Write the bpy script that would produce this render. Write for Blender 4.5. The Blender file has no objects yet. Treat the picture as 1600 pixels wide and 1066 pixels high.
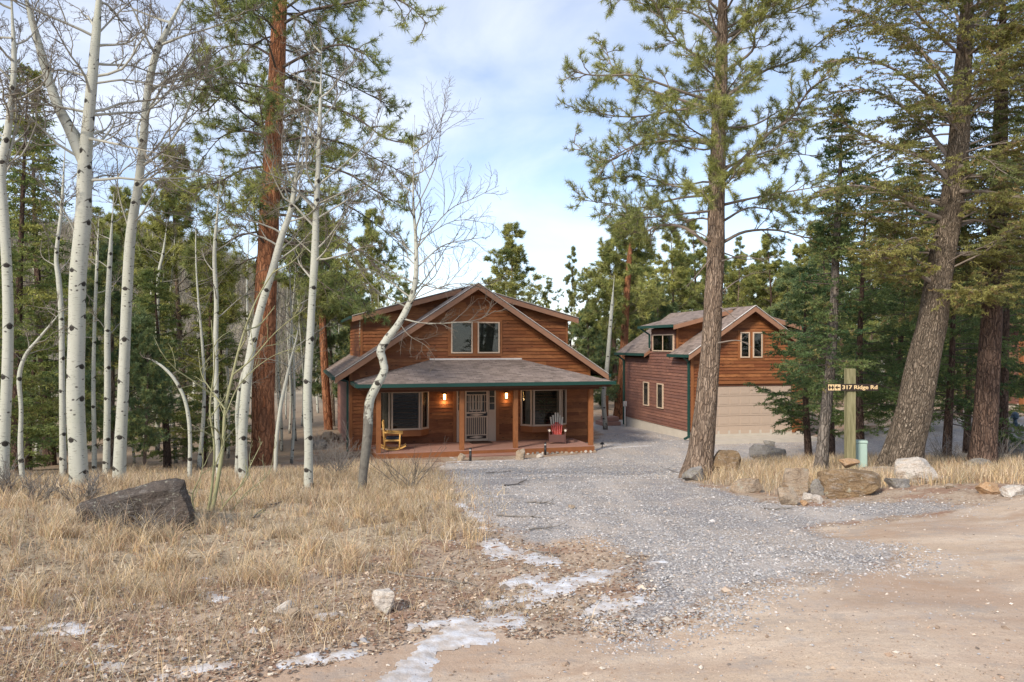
import bpy, math, random
import numpy as np
from mathutils import Vector, Matrix
random.seed(7)
RNG = np.random.default_rng(7)
SC = bpy.context.scene
COL = SC.collection
F = 1220.0; CX = 800.0; HY = 538.0
sin, cos, pi = math.sin, math.cos, math.pi

# ------------------------------------------------------------------ tags
def tag(o, label=None, cat=None, group=None, kind=None):
    if label: o['label'] = label
    if cat: o['category'] = cat
    if group: o['group'] = group
    if kind: o['kind'] = kind
    return o

def empty(name, loc=(0, 0, 0), rz=0.0, label=None, cat=None, group=None):
    o = bpy.data.objects.new(name, None)
    COL.objects.link(o)
    o.location = loc
    o.rotation_euler = (0, 0, rz)
    o.empty_display_size = 0.2
    return tag(o, label, cat, group)

def copy_tree(o, parent=None):
    c = o.copy()
    COL.objects.link(c)
    if parent is not None:
        c.parent = parent
    for ch in list(o.children):
        copy_tree(ch, c)
    return c

def _hash(i, j, s):
    v = np.sin(i * 127.1 + j * 311.7 + s * 74.7) * 43758.5453
    return v - np.floor(v)
def vnoise(x, y, s=0.0):
    i, j = np.floor(x), np.floor(y); u, v = x - i, y - j
    u = u * u * (3 - 2 * u); v = v * v * (3 - 2 * v)
    return (_hash(i, j, s) * (1 - u) + _hash(i + 1, j, s) * u) * (1 - v) + (_hash(i, j + 1, s) * (1 - u) + _hash(i + 1, j + 1, s) * u) * v
def fbm(x, y, o=4, s=0.0):
    r = 0; a = .5
    for k in range(o): r = r + a * vnoise(x * 2 ** k + 13.1 * k, y * 2 ** k - 7.7 * k, s + k); a *= .5
    return r / (1 - .5 ** o) - .5
# ------------------------------------------------------------------ terrain
YK = [-60, 0, 4, 8, 12, 16, 20, 24, 28, 34, 40, 46, 60, 90, 150, 400]
ZK = [-1.6, -1.7, -1.76, -2.02, -2.36, -2.80, -3.30, -3.80, -4.13, -4.07, -4.2, -4.25, -4.2, -4.0, -3.5, -3.0]
def sstep(t):
    t = np.clip(t, 0, 1)
    return t * t * (3 - 2 * t)
def gz(x, y):
    x = np.asarray(x, float); y = np.asarray(y, float)
    z = np.interp(y, YK, ZK)
    # round the kinks a little
    z = (np.interp(y - 1.2, YK, ZK) + z + np.interp(y + 1.2, YK, ZK)) / 3
    z = z + 0.25 * sstep((x - 3) / 6) * (1 - sstep((y - 20) / 10))
    z = z + 0.85 * sstep((x - 13) / 8) * sstep((y - 17) / 10)
    z = z + 0.22 * sstep((-x - 2.2) / 3) * sstep((y - 4) / 3) * (1 - sstep((y - 11) / 4))
    # wooded hillside far left, falling towards the right
    hill = sstep((y - 62) / 90) * (26 * sstep((-x + 14 - 0.05 * y) / 95))
    z = z + hill
    z = z + sstep((y - 70) / 120) * 3.0 * sstep((x - 0) / 60)
    n = 0.020 * np.sin(1.9 * x + 0.6 * y + 1) + 0.018 * np.sin(2.3 * y - 1.1 * x) + 0.012 * np.sin(4.3 * x + 2.1) * np.cos(3.7 * y)
    m = 0.05 * np.sin(0.7 * x + 2) * np.cos(0.6 * y + .4)
    rough = sstep((-x - 0.5) / 2.5)
    n2 = 0.02 * np.sin(7.1 * x + 3 * y) * np.cos(6.3 * y - 2 * x)
    flat = 1 - sstep((y - 24) / 4) * (1 - sstep((y - 50) / 10))
    z = z + (n + m + rough * n2) * (0.15 + 0.85 * flat)
    z = z + hill * 0.06 * np.sin(x * .16) * np.cos(y * .13)
    return z
def gz1(x, y): return float(gz(x, y))

def W(px, py, d):
    return Vector(((px - CX) / F * d, d, (HY - py) / F * d))
def ray(px, py, dmax=90.0):
    """ground point seen at that place of the photograph"""
    d = np.arange(2.6, dmax, 0.02)
    x = (px - CX) / F * d; z = (HY - py) / F * d
    below = z <= gz(x, d)
    i = int(np.argmax(below)) if below.any() else len(d) - 1
    return Vector((x[i], d[i], gz1(x[i], d[i])))
def base(px, d):
    x = (px - CX) / F * d
    return Vector((x, d, gz1(x, d)))

# ------------------------------------------------------------------ node helper
class NB:
    def __init__(s, name, rough=0.8, spec=0.25):
        s.m = bpy.data.materials.new(name); s.m.use_nodes = True
        s.t = s.m.node_tree; s.t.nodes.clear()
        s.out = s.t.nodes.new('ShaderNodeOutputMaterial')
        s.b = s.t.nodes.new('ShaderNodeBsdfPrincipled')
        s.t.links.new(s.b.outputs[0], s.out.inputs[0])
        s.b.inputs['Roughness'].default_value = rough
        s.b.inputs['Specular IOR Level'].default_value = spec
    def n(s, typ, ins=None, **at):
        nd = s.t.nodes.new('ShaderNode' + typ)
        for k, v in at.items(): setattr(nd, k, v)
        for k, v in (ins or {}).items(): s.put(nd.inputs[k], v)
        return nd
    def put(s, sock, v):
        if isinstance(v, bpy.types.NodeSocket): s.t.links.new(v, sock)
        elif isinstance(v, bpy.types.Node): s.t.links.new(v.outputs[0], sock)
        elif isinstance(v, (tuple, list)) and len(v) == 3 and sock.type == 'RGBA': sock.default_value = (*v, 1)
        else: sock.default_value = v
    def noise(s, vec, scale, detail=4, rough=.55, dist=0):
        return s.n('TexNoise', {'Vector': vec, 'Scale': scale, 'Detail': detail, 'Roughness': rough, 'Distortion': dist}).outputs[0]
    def mapv(s, vec, scale):
        return s.n('Mapping', {'Vector': vec, 'Scale': scale}).outputs[0]
    def ramp(s, fac, stops, interp='LINEAR'):
        r = s.n('ValToRGB', {'Fac': fac}); r.color_ramp.interpolation = interp
        e = r.color_ramp.elements
        while len(e) < len(stops): e.new(0.5)
        for el, (p, c) in zip(e, stops):
            el.position = p
            el.color = (*c, 1) if isinstance(c, (tuple, list)) else (c, c, c, 1)
        return r.outputs[0]
    def mix(s, fac, a, b, mode='MIX'):
        r = s.n('MixRGB', {'Fac': fac, 'Color1': a, 'Color2': b}, blend_type=mode)
        return r.outputs[0]
    def math(s, op, a, b=0.0, c=0.0, clamp=False):
        r = s.n('Math', operation=op, use_clamp=clamp)
        s.put(r.inputs[0], a); s.put(r.inputs[1], b)
        if op in ('MULTIPLY_ADD',): s.put(r.inputs[2], c)
        return r.outputs[0]
    def obj(s): return s.n('TexCoord').outputs['Object']
    def geo(s): return s.n('NewGeometry').outputs['Position']
    def uv(s): return s.n('UVMap', uv_map='uv').outputs[0]
    def attr(s, name): return s.n('Attribute', attribute_name=name).outputs
    def col(s, c): s.put(s.b.inputs['Base Color'], c)
    def bump(s, h, strength=.4, dist=.02):
        b = s.n('Bump', {'Height': h, 'Strength': strength, 'Distance': dist})
        s.t.links.new(b.outputs[0], s.b.inputs['Normal'])

def plain(name, c, rough=.6, spec=.3, metal=0, var=.12, scale=12):
    k = NB(name, rough, spec)
    f = k.noise(k.obj(), scale)
    k.col(k.mix(f, tuple(x * (1 - var) for x in c), tuple(min(1, x * (1 + var)) for x in c)))
    k.b.inputs['Metallic'].default_value = metal
    return k.m

def siding(name, c1, c2, c3, grey=0.0, board=.14):
    k = NB(name, .62, .25)
    o = k.obj()
    x, y, z = k.n('SeparateXYZ', {'Vector': o}).outputs
    bi = k.math('FLOOR', k.math('DIVIDE', z, board))
    # random board lengths : hash of the board row and its butt joints
    run = k.math('ADD', x, y)
    ji = k.math('FLOOR', k.math('ADD', k.math('DIVIDE', run, 2.6), k.math('MULTIPLY', bi, .37)))
    rnd = k.n('TexWhiteNoise', {'Vector': k.n('CombineXYZ', {0: bi, 1: ji}).outputs[0]}, noise_dimensions='3D').outputs[0]
    grain = k.noise(k.mapv(o, (1.2, 1.2, 26)), 3.0, 6, .6, .4)
    blot = k.noise(k.mapv(o, (.8, .8, 2.6)), 1.4, 4, .6)
    c = k.mix(k.ramp(rnd, [(.1, 0.0), (.9, 1.0)]), c1, c2)
    c = k.mix(k.ramp(k.math('FRACT', k.math('MULTIPLY', rnd, 7.13)), [(.72, 0.0), (.95, .55)]), c, c3)
    c = k.mix(k.ramp(grain, [(.35, 0.0), (.7, .85)]), c, c3)
    c = k.mix(k.ramp(blot, [(.42, 0.0), (.72, .8)]), c, tuple(v * .55 for v in c1))
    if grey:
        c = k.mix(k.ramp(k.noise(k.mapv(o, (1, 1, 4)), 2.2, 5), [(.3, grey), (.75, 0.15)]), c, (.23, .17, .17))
    knots = k.n('TexVoronoi', {'Vector': k.mapv(o, (2.2, 2.2, 6.5)), 'Scale': 1.0}).outputs[0]
    c = k.mix(k.ramp(knots, [(.09, .8), (.15, 0.0)]), c, (.05, .02, .01))
    k.col(c)
    k.bump(grain, .25, .006)
    return k.m

def shingles(name):
    k = NB(name, .9, .15)
    u = k.uv()
    br = k.n('TexBrick', {'Vector': u, 'Color1': (.12, .090, .072), 'Color2': (.35, .275, .235), 'Mortar': (.09, .07, .07),
                          'Scale': 1.0, 'Mortar Size': .010, 'Brick Width': .30, 'Row Height': .14, 'Bias': 0.0, 'Mortar Smooth': .2})
    n1 = k.noise(k.mapv(u, (3, 7, 1)), 1.0, 3)
    n2 = k.noise(u, 60, 3)
    c = k.mix(k.ramp(n1, [(.42, 0.0), (.60, .65)]), br.outputs[0], (.29, .22, .185))
    c = k.mix(.22, c, k.mix(n2, (.10, .08, .07), (.42, .36, .31)))
    k.col(c)
    k.bump(k.mix(.5, br.outputs[1], n2), .5, .01)
    return k.m

def bark_aspen(name, darkbase=0.0):
    k = NB(name, .7, .2)
    u = k.uv()
    uw = k.n('VectorMath', {0: u, 1: k.n('VectorMath', {0: k.n('TexNoise', {'Vector': u, 'Scale': 3.0}).outputs[1], 1: (.10, .10, .10)}, operation='MULTIPLY').outputs[0]}, operation='ADD').outputs[0]
    basec = k.mix(k.noise(k.mapv(u, (3, 1.2, 1)), 2.0, 4), (.36, .365, .30), (.53, .52, .45))
    basec = k.mix(k.ramp(k.noise(k.mapv(u, (1.5, .6, 1)), 1.3, 3), [(.5, 0.0), (.8, .55)]), basec, (.40, .42, .28))
    # fine horizontal lenticels
    len1 = k.noise(k.mapv(u, (9, 75, 1)), 1.0, 3, .6)
    c = k.mix(k.ramp(len1, [(.60, 0.0), (.67, .8)]), basec, (.10, .09, .07))
    # eye shaped branch scars
    sv_ = k.mapv(uw, (3.1, 3.6, 0))
    v = k.n('TexVoronoi', {'Vector': sv_, 'Scale': 1.0, 'Randomness': .85}, voronoi_dimensions='2D')
    df = k.n('SeparateXYZ', {'Vector': k.n('VectorMath', {0: sv_, 1: v.outputs['Position']}, operation='SUBTRACT').outputs[0]}).outputs
    adx = k.math('ABSOLUTE', df[0])
    e1 = k.math('ADD', k.math('POWER', k.math('DIVIDE', adx, .17), 2.0), k.math('POWER', k.math('DIVIDE', k.math('ABSOLUTE', df[1]), .12), 2.0))
    eye = k.ramp(e1, [(.75, 1.0), (1.0, 0.0)])
    ch = k.math('ABSOLUTE', k.math('SUBTRACT', k.math('ADD', df[1], k.math('MULTIPLY', adx, .62)), .15))
    chev = k.math('MULTIPLY', k.ramp(ch, [(.018, .9), (.045, 0.0)]), k.ramp(adx, [(.30, 1.0), (.38, 0.0)]))
    hit = k.math('MAXIMUM', eye, chev)
    keep = k.ramp(k.n('SeparateColor', {'Color': v.outputs['Color']}).outputs[0], [(.47, 0.0), (.49, 1.0)])
    c = k.mix(k.math('MULTIPLY', hit, keep), c, (.035, .03, .025))
    v2 = k.n('TexVoronoi', {'Vector': k.mapv(uw, (9, 16, 1)), 'Scale': 1.0, 'Randomness': 1})
    hit2 = k.ramp(v2.outputs['Distance'], [(.18, 1.0), (.26, 0.0)])
    keep2 = k.ramp(k.n('SeparateColor', {'Color': v2.outputs['Color']}).outputs[1], [(.78, 0.0), (.8, .9)])
    c = k.mix(k.math('MULTIPLY', hit2, keep2), c, (.06, .05, .045))
    # rough dark bark at the foot
    vv = k.n('SeparateXYZ', {'Vector': u}).outputs[1]
    nb = k.noise(k.mapv(uw, (5, 3, 1)), 1.4, 5, .65)
    if darkbase:
        c = k.mix(k.math('MULTIPLY', k.ramp(k.noise(k.mapv(uw, (4, 5, 1)), 1.7, 4, .6), [(.55, 0.0), (.60, 1.0)]), .9), c, (.07, .06, .05))
    lim = k.math('ADD', nb, k.math('MULTIPLY', vv, -.28 if darkbase else -.50))
    dk = k.ramp(lim, [(.30 - .28 * darkbase, 0.0), (.38 - .28 * darkbase, .92)])
    rough = k.mix(k.noise(k.mapv(u, (14, 6, 1)), 2, 5), (.05, .045, .04), (.22, .20, .17))
    c = k.mix(dk, c, rough)
    k.col(c)
    k.bump(k.mix(dk, k.math('MULTIPLY', len1, .25), nb), .5, .012)
    return k.m

def bark_plates(name, plate, plate2, crack, su=7.0, sv=3.0, flake=None):
    k = NB(name, .9, .1)
    u = k.uv()
    nz = k.n('TexNoise', {'Vector': u, 'Scale': 5.0, 'Detail': 4.0})
    uw = k.n('VectorMath', {0: u, 1: k.n('VectorMath', {0: nz.outputs[1], 1: (.16, .42, .1)}, operation='MULTIPLY').outputs[0]}, operation='ADD').outputs[0]
    v = k.n('TexVoronoi', {'Vector': k.mapv(uw, (su, sv, 1)), 'Scale': 1.0}, feature='DISTANCE_TO_EDGE').outputs[0]
    vc = k.n('TexVoronoi', {'Vector': k.mapv(uw, (su, sv, 1)), 'Scale': 1.0}).outputs[1]
    fine = k.noise(k.mapv(u, (30, 16, 1)), 1.0, 5, .65)
    r = k.n('SeparateColor', {'Color': vc}).outputs[0]
    c = k.mix(r, plate, plate2)
    c = k.mix(k.ramp(fine, [(.35, .0), (.7, .6)]), c, tuple(p * .5 for p in plate))
    if flake:
        c = k.mix(k.ramp(k.noise(k.mapv(u, (26, 9, 1)), 1.0, 3), [(.60, 0.0), (.68, .9)]), c, flake)
    furrow = k.noise(k.mapv(uw, (su * 1.6, sv * .45, 1)), 1.0, 4, .6)
    c = k.mix(k.ramp(furrow, [(.36, .75), (.50, 0.0)]), c, crack)
    c = k.mix(k.math('MULTIPLY', k.ramp(v, [(.02, .85), (.12, 0.0)]), k.ramp(k.noise(k.mapv(u, (3, 2, 1)), 2.0, 3), [(.35, .25), (.6, 1.0)])), c, crack)
    k.col(c)
    h = k.math('ADD', k.ramp(v, [(0.0, 0.0), (.2, 1.0)]), k.math('MULTIPLY', fine, .5))
    k.bump(h, .9, .03)
    return k.m

def leafmat(name, rough=.55, trans=.38):
    k = NB(name, rough, .25)
    c = k.attr('col')[0]
    k.col(c)
    tr = k.n('BsdfTranslucent', {'Color': c})
    mx = k.n('MixShader', {0: trans, 1: k.b.outputs[0], 2: tr.outputs[0]})
    k.t.links.new(mx.outputs[0], k.out.inputs[0])
    return k.m

def rockmat(name, c1, c2, c3=None, sc=3.0, crack=.5):
    k = NB(name, .88, .2)
    o = k.obj()
    n1 = k.noise(o, sc, 6, .6, .3)
    n2 = k.noise(k.mapv(o, (1, 1, 3.5)), sc * 3, 6, .7)
    n3 = k.noise(o, sc * 25, 3)
    c = k.mix(k.ramp(n1, [(.35, 0.0), (.65, 1.0)]), c1, c2)
    if c3: c = k.mix(k.ramp(n2, [(.52, 0.0), (.68, .85)]), c, c3)
    c = k.mix(k.ramp(n3, [(.35, .45), (.6, 0.0)]), c, tuple(v * .45 for v in c1))
    w = k.n('VectorMath', {0: o, 1: k.n('TexNoise', {'Vector': o, 'Scale': 4.0}).outputs[1]}, operation='ADD').outputs[0]
    vo = k.n('TexVoronoi', {'Vector': k.mapv(w, (1, 1, 2)), 'Scale': sc * .9}, feature='DISTANCE_TO_EDGE').outputs[0]
    c = k.mix(k.ramp(vo, [(.0, crack), (.03, 0.0)]), c, tuple(v * .2 for v in c1))
    lich = k.noise(o, sc * 5, 5, .7)
    c = k.mix(k.ramp(lich, [(.60, 0.0), (.66, .7)]), c, (.42, .42, .33))
    k.col(c)
    k.bump(k.math('ADD', n2, k.math('MULTIPLY', n3, .35)), .9, .04)
    return k.m

M = {}
M['siding'] = siding('stained_cedar', (.26, .086, .031), (.47, .190, .068), (.115, .040, .018))
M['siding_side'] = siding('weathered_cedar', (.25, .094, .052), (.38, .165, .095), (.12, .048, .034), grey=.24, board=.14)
M['siding_shade'] = siding('cedar_porch_shade', (.21, .072, .026), (.31, .115, .042), (.10, .034, .016))  # darker siding copy with the porch shade in its colour, left unused
M['trim'] = plain('orange_trim', (.27, .105, .04), .6, .25, scale=6, var=.25)
M['fascia'] = plain('brown_fascia', (.32, .17, .105), .6, .25, scale=5, var=.2)
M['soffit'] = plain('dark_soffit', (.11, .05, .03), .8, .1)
M['shingle'] = shingles('asphalt_shingles')
M['green'] = plain('green_gutter', (.016, .062, .050), .45, .35)
M['cream'] = plain('cream_frame', (.62, .47, .34), .5, .3, var=.05)
M['beige_door'] = plain('garage_door_paint', (.47, .365, .285), .55, .3, var=.05)
M['beige'] = plain('beige_paint', (.50, .385, .29), .55, .3, var=.06)
M['deck'] = plain('deck_boards', (.40, .225, .175), .7, .2, var=.12, scale=4)
M['decktrim'] = plain('deck_fascia', (.26, .10, .04), .65, .25, var=.3, scale=5)
M['post'] = plain('porch_post', (.29, .115, .045), .6, .25, var=.3, scale=6)
M['concrete'] = plain('concrete', (.52, .47, .40), .9, .1, var=.15, scale=3)
M['flash'] = plain('flashing', (.68, .63, .58), .4, .4)
M['black'] = plain('black_metal', (.02, .02, .022), .4, .4)
M['white'] = plain('white_plastic', (.62, .60, .56), .5, .3)
M['curtain'] = plain('curtain', (.46, .39, .30), .9, .1, var=.4, scale=9)
M['dark'] = plain('room_shade_black', (.012, .011, .01), .9, .1)  # near-black colour stands in for the shade of unlit rooms
M['logwood'] = plain('log_wood', (.72, .42, .13), .5, .3, var=.25, scale=9)
M['cushion'] = plain('dark_cushion', (.04, .045, .06), .9, .1)
M['red'] = plain('red_paint', (.75, .03, .02), .45, .3)
M['skiwhite'] = plain('ski_white', (.66, .60, .50), .5, .3, var=.3, scale=40)
M['brownchair'] = plain('brown_chair', (.13, .065, .055), .6, .3)
M['mat'] = plain('door_mat', (.07, .045, .035), .95, .1)
def glass(name, base=(.015, .017, .018), rough=.04, spec=.5):
    k = NB(name, rough, spec)
    f = k.noise(k.obj(), 1.3, 2)
    k.col(k.mix(f, base, tuple(b * 2.0 for b in base)))
    k.bump(k.noise(k.obj(), 2.0, 1), .06, .02)
    return k.m
M['glass'] = glass('window_glass')
def clearglass(name):
    k = NB(name, .03, .5)
    k.t.links.new(k.b.outputs[0], k.out.inputs[0])
    tr = k.n('BsdfTransparent', {'Color': (.55, .58, .58)})
    gl = k.n('BsdfGlossy', {'Roughness': .02, 'Color': (1, 1, 1)})
    fr = k.n('Fresnel', {'IOR': 1.5})
    mx = k.n('MixShader', {0: k.math('MULTIPLY', fr, 1.0), 1: tr.outputs[0], 2: gl.outputs[0]})
    k.t.links.new(mx.outputs[0], k.out.inputs[0])
    return k.m
M['pane'] = clearglass('clear_pane')
def emit(name, c, s):
    k = NB(name)
    k.b.inputs['Emission Color'].default_value = (*c, 1); k.b.inputs['Emission Strength'].default_value = s
    k.col(c); return k.m
M['lampglow'] = emit('lamp_glow', (1.0, .55, .16), 9.0)
M['aspen'] = bark_aspen('aspen_bark')
M['aspen_dark'] = bark_aspen('aspen_bark_dark_foot', 1.0)
M['aspen_twig'] = NB('aspen_twigs', .8, .15); M['aspen_twig'].col(M['aspen_twig'].attr('col')[0]); M['aspen_twig'] = M['aspen_twig'].m
M['olive'] = plain('willow_bark', (.30, .29, .16), .8, .15, var=.25, scale=6)
M['greytwig'] = plain('grey_twigs', (.20, .18, .16), .85, .1, var=.35, scale=3)
M['bark_orange'] = bark_plates('ponderosa_bark', (.36, .145, .070), (.52, .25, .135), (.10, .045, .028), 7.5, 2.6)
M['bark_pine'] = bark_plates('pine_bark', (.30, .215, .155), (.46, .35, .265), (.07, .048, .036), 12, 4.6)
M['bark_fir'] = bark_plates('fir_bark', (.20, .155, .115), (.30, .235, .175), (.05, .04, .03), 17, 9, flake=(.52, .44, .34))
M['bark_dark'] = bark_plates('dark_bark', (.15, .095, .07), (.22, .15, .115), (.03, .022, .02), 14, 6)
M['bark_grey'] = bark_plates('grey_bark', (.24, .20, .17), (.32, .28, .24), (.08, .07, .06), 12, 5)
M['limb'] = plain('limb_bark', (.22, .18, .15), .9, .1, var=.35, scale=5)
M['limb_dark'] = plain('dark_limb_bark', (.12, .095, .08), .9, .1, var=.35, scale=5)
M['needle'] = leafmat('needles')
M['grass'] = leafmat('dry_grass', .7, .3)
M['stone'] = NB('gravel_stone', .85, .2); M['stone'].col(M['stone'].attr('col')[0]); M['stone'] = M['stone'].m
M['litterm'] = NB('litter', .9, .1); M['litterm'].col(M['litterm'].attr('col')[0]); M['litterm'] = M['litterm'].m

# ------------------------------------------------------------------ fast mesh from arrays
def np_mesh(name, V, Fq, mat, parent=None, uv=None, colv=None, smooth=False, loc=None):
    """V (n,3); Fq list of (m,k) int arrays; uv per vertex; colv per vertex"""
    me = bpy.data.meshes.new(name)
    V = np.asarray(V, np.float32)
    me.vertices.add(len(V)); me.vertices.foreach_set('co', V.ravel())
    loops = np.concatenate([f.ravel() for f in Fq]).astype(np.int32)
    tot = np.concatenate([np.full(len(f), f.shape[1]) for f in Fq]).astype(np.int32)
    start = np.concatenate([[0], np.cumsum(tot)[:-1]]).astype(np.int32)
    me.loops.add(len(loops)); me.loops.foreach_set('vertex_index', loops)
    me.polygons.add(len(tot)); me.polygons.foreach_set('loop_start', start)
    try: me.polygons.foreach_set('loop_total', tot)
    except Exception: pass
    me.update(calc_edges=True)
    if uv is not None:
        l = me.uv_layers.new(name='uv')
        l.data.foreach_set('uv', np.asarray(uv, np.float32)[loops].ravel())
    if colv is not None:
        a = me.color_attributes.new('col', 'FLOAT_COLOR', 'POINT')
        c4 = np.ones((len(V), 4), np.float32); c4[:, :3] = colv
        a.data.foreach_set('color', c4.ravel())
    me.polygons.foreach_set('use_smooth', np.full(len(tot), smooth))
    me.materials.append(mat)
    o = bpy.data.objects.new(name, me); COL.objects.link(o)
    if parent is not None: o.parent = parent
    if loc is not None: o.location = loc
    return o

class MB:
    """simple polygon collector"""
    def __init__(s, off=(0, 0, 0)): s.v = []; s.f = []; s.uv = []; s.off = Vector(off)
    def poly(s, pts, uvs=None):
        i = len(s.v); s.v += [tuple(Vector(p) - s.off) for p in pts]
        s.f.append(list(range(i, i + len(pts))))
        s.uv += uvs if uvs else [(p[0], p[2]) for p in pts]
        return s
    def box(s, x0, x1, y0, y1, z0, z1):
        c = [(x, y, z) for z in (z0, z1) for y in (y0, y1) for x in (x0, x1)]
        for q in ((0, 2, 3, 1), (4, 5, 7, 6), (0, 1, 5, 4), (2, 6, 7, 3), (0, 4, 6, 2), (1, 3, 7, 5)):
            s.poly([c[j] for j in q])
        return s
    def slab(s, pts, nrm, th):
        """extrude the polygon by nrm*th"""
        n = Vector(nrm).normalized() * th
        top = [Vector(p) + n for p in pts]; bot = [Vector(p) for p in pts]
        s.poly(top); s.poly(bot[::-1])
        for i in range(len(pts)):
            j = (i + 1) % len(pts)
            s.poly([bot[i], bot[j], top[j], top[i]])
        return s
    def bar(s, a, b, w, h=None, up=(0, 0, 1)):
        a, b = Vector(a), Vector(b); h = h or w
        d = (b - a).normalized(); up = Vector(up)
        if abs(d.dot(up)) > .97: up = Vector((0, 1, 0))
        x = d.cross(up).normalized() * w / 2; y = x.cross(d).normalized() * h / 2
        A = [a + x + y, a - x + y, a - x - y, a + x - y]; B = [p + (b - a) for p in A]
        s.poly(A); s.poly(B[::-1])
        for i in range(4):
            j = (i + 1) % 4; s.poly([A[j], A[i], B[i], B[j]])
        return s
    def cyl(s, a, b, r0, r1=None, n=10):
        a, b = Vector(a), Vector(b); r1 = r0 if r1 is None else r1
        d = (b - a).normalized(); up = Vector((0, 0, 1)) if abs(d.z) < .9 else Vector((1, 0, 0))
        x = d.cross(up).normalized(); y = d.cross(x)
        A = [a + (x * cos(2 * pi * i / n) + y * sin(2 * pi * i / n)) * r0 for i in range(n)]
        B = [b + (x * cos(2 * pi * i / n) + y * sin(2 * pi * i / n)) * r1 for i in range(n)]
        s.poly(A[::-1]); s.poly(B)
        for i in range(n):
            j = (i + 1) % n; s.poly([A[i], A[j], B[j], B[i]])
        return s
    def build(s, name, mat, parent=None, smooth=False, bevel=0, label=None):
        me = bpy.data.meshes.new(name)
        me.from_pydata([tuple(v) for v in s.v], [], s.f); me.update()
        l = me.uv_layers.new(name='uv')
        k = 0
        for p in me.polygons:
            for li, vi in zip(p.loop_indices, p.vertices): l.data[li].uv = s.uv[vi]
            p.use_smooth = smooth
        import bmesh
        bm = bmesh.new(); bm.from_mesh(me)
        bmesh.ops.remove_doubles(bm, verts=bm.verts, dist=1e-5)
        bmesh.ops.recalc_face_normals(bm, faces=bm.faces)
        bm.to_mesh(me); bm.free()
        me.materials.append(mat)
        o = bpy.data.objects.new(name, me); COL.objects.link(o)
        if parent is not None: o.parent = parent
        if bevel:
            b = o.modifiers.new('bevel', 'BEVEL'); b.width = bevel; b.segments = 2; b.limit_method = 'ANGLE'
        if label: o['label'] = label
        return o
SKY_STR = .15; SUN_STR = 3.0; SUN_ANG = 10.0; EXPO = 0.55; SKY_SAT = 1.0; SKY_VAL = 1.0
CLOUD_COL = (6.3, 6.4, 6.7, 1)
# ------------------------------------------------------------------ camera, world, sun
cam = bpy.data.objects.new('camera', bpy.data.cameras.new('camera')); COL.objects.link(cam)
cam.data.sensor_width = 36; cam.data.lens = F / 1600 * 36
cam.data.shift_y = 5 / 1600
cam.data.clip_end = 3000; cam.data.clip_start = .05
cam.location = (0, 0, 0); cam.rotation_euler = (pi / 2, 0, 0)
SC.camera = cam
SUN_EL, SUN_AZ = math.radians(34), math.radians(215)   # azimuth from +Y, clockwise : behind the camera, to the left
world = bpy.data.worlds.new('World'); SC.world = world; world.use_nodes = True
wt = world.node_tree; wt.nodes.clear()
def wn(t, **a):
    n = wt.nodes.new('ShaderNode' + t)
    for k, v in a.items(): setattr(n, k, v)
    return n
wo = wn('OutputWorld'); bg = wn('Background'); bg.inputs[1].default_value = SKY_STR
sky = wn('TexSky', sky_type='NISHITA', sun_disc=False, sun_elevation=SUN_EL, sun_rotation=SUN_AZ, altitude=2400, air_density=1.0, dust_density=1.2, ozone_density=1.5)
tc = wn('TexCoord'); mp = wn('Mapping'); mp.inputs['Scale'].default_value = (1.0, 1.0, 2.6); mp.inputs['Location'].default_value = (.35, .2, .1)
n1 = wn('TexNoise'); n1.inputs['Scale'].default_value = 2.1; n1.inputs['Detail'].default_value = 7; n1.inputs['Roughness'].default_value = .52; n1.inputs['Distortion'].default_value = .6
cr = wn('ValToRGB'); cr.color_ramp.elements[0].color = (.22, .22, .22, 1); cr.color_ramp.elements[0].position = .38; cr.color_ramp.elements[1].position = .78
sx = wn('SeparateXYZ'); lo = wn('MapRange'); lo.inputs[1].default_value = 0.0; lo.inputs[2].default_value = .30; lo.inputs[3].default_value = .72; lo.inputs[4].default_value = 0.0
mx = wn('Math', operation='MAXIMUM'); mul = wn('Math', operation='MULTIPLY'); mul.inputs[1].default_value = .74
mixc = wn('MixRGB'); mixc.inputs[2].default_value = CLOUD_COL
hs = wn('HueSaturation'); hs.inputs['Saturation'].default_value = SKY_SAT; hs.inputs['Value'].default_value = SKY_VAL
L = wt.links.new
L(tc.outputs['Generated'], mp.inputs[0]); L(mp.outputs[0], n1.inputs['Vector']); L(n1.outputs[0], cr.inputs[0])
L(tc.outputs['Generated'], sx.inputs[0]); L(sx.outputs[2], lo.inputs[0])
L(cr.outputs[0], mx.inputs[0]); L(lo.outputs[0], mx.inputs[1]); L(mx.outputs[0], mul.inputs[0])
L(sky.outputs[0], hs.inputs['Color']); L(hs.outputs[0], mixc.inputs[1]); L(mul.outputs[0], mixc.inputs[0])
L(mixc.outputs[0], bg.inputs[0]); L(bg.outputs[0], wo.inputs[0])
sl = bpy.data.lights.new('sun', 'SUN'); sl.energy = SUN_STR; sl.angle = math.radians(SUN_ANG); sl.color = (1, .90, .76)
so = bpy.data.objects.new('sun', sl); COL.objects.link(so)
dv = Vector((sin(SUN_AZ) * cos(SUN_EL), cos(SUN_AZ) * cos(SUN_EL), sin(SUN_EL)))
so.rotation_euler = dv.to_track_quat('Z', 'Y').to_euler(); so.location = dv * 50
SC.view_settings.view_transform = 'Standard'; SC.view_settings.look = 'None'
SC.view_settings.exposure = EXPO; SC.view_settings.gamma = 1

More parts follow.
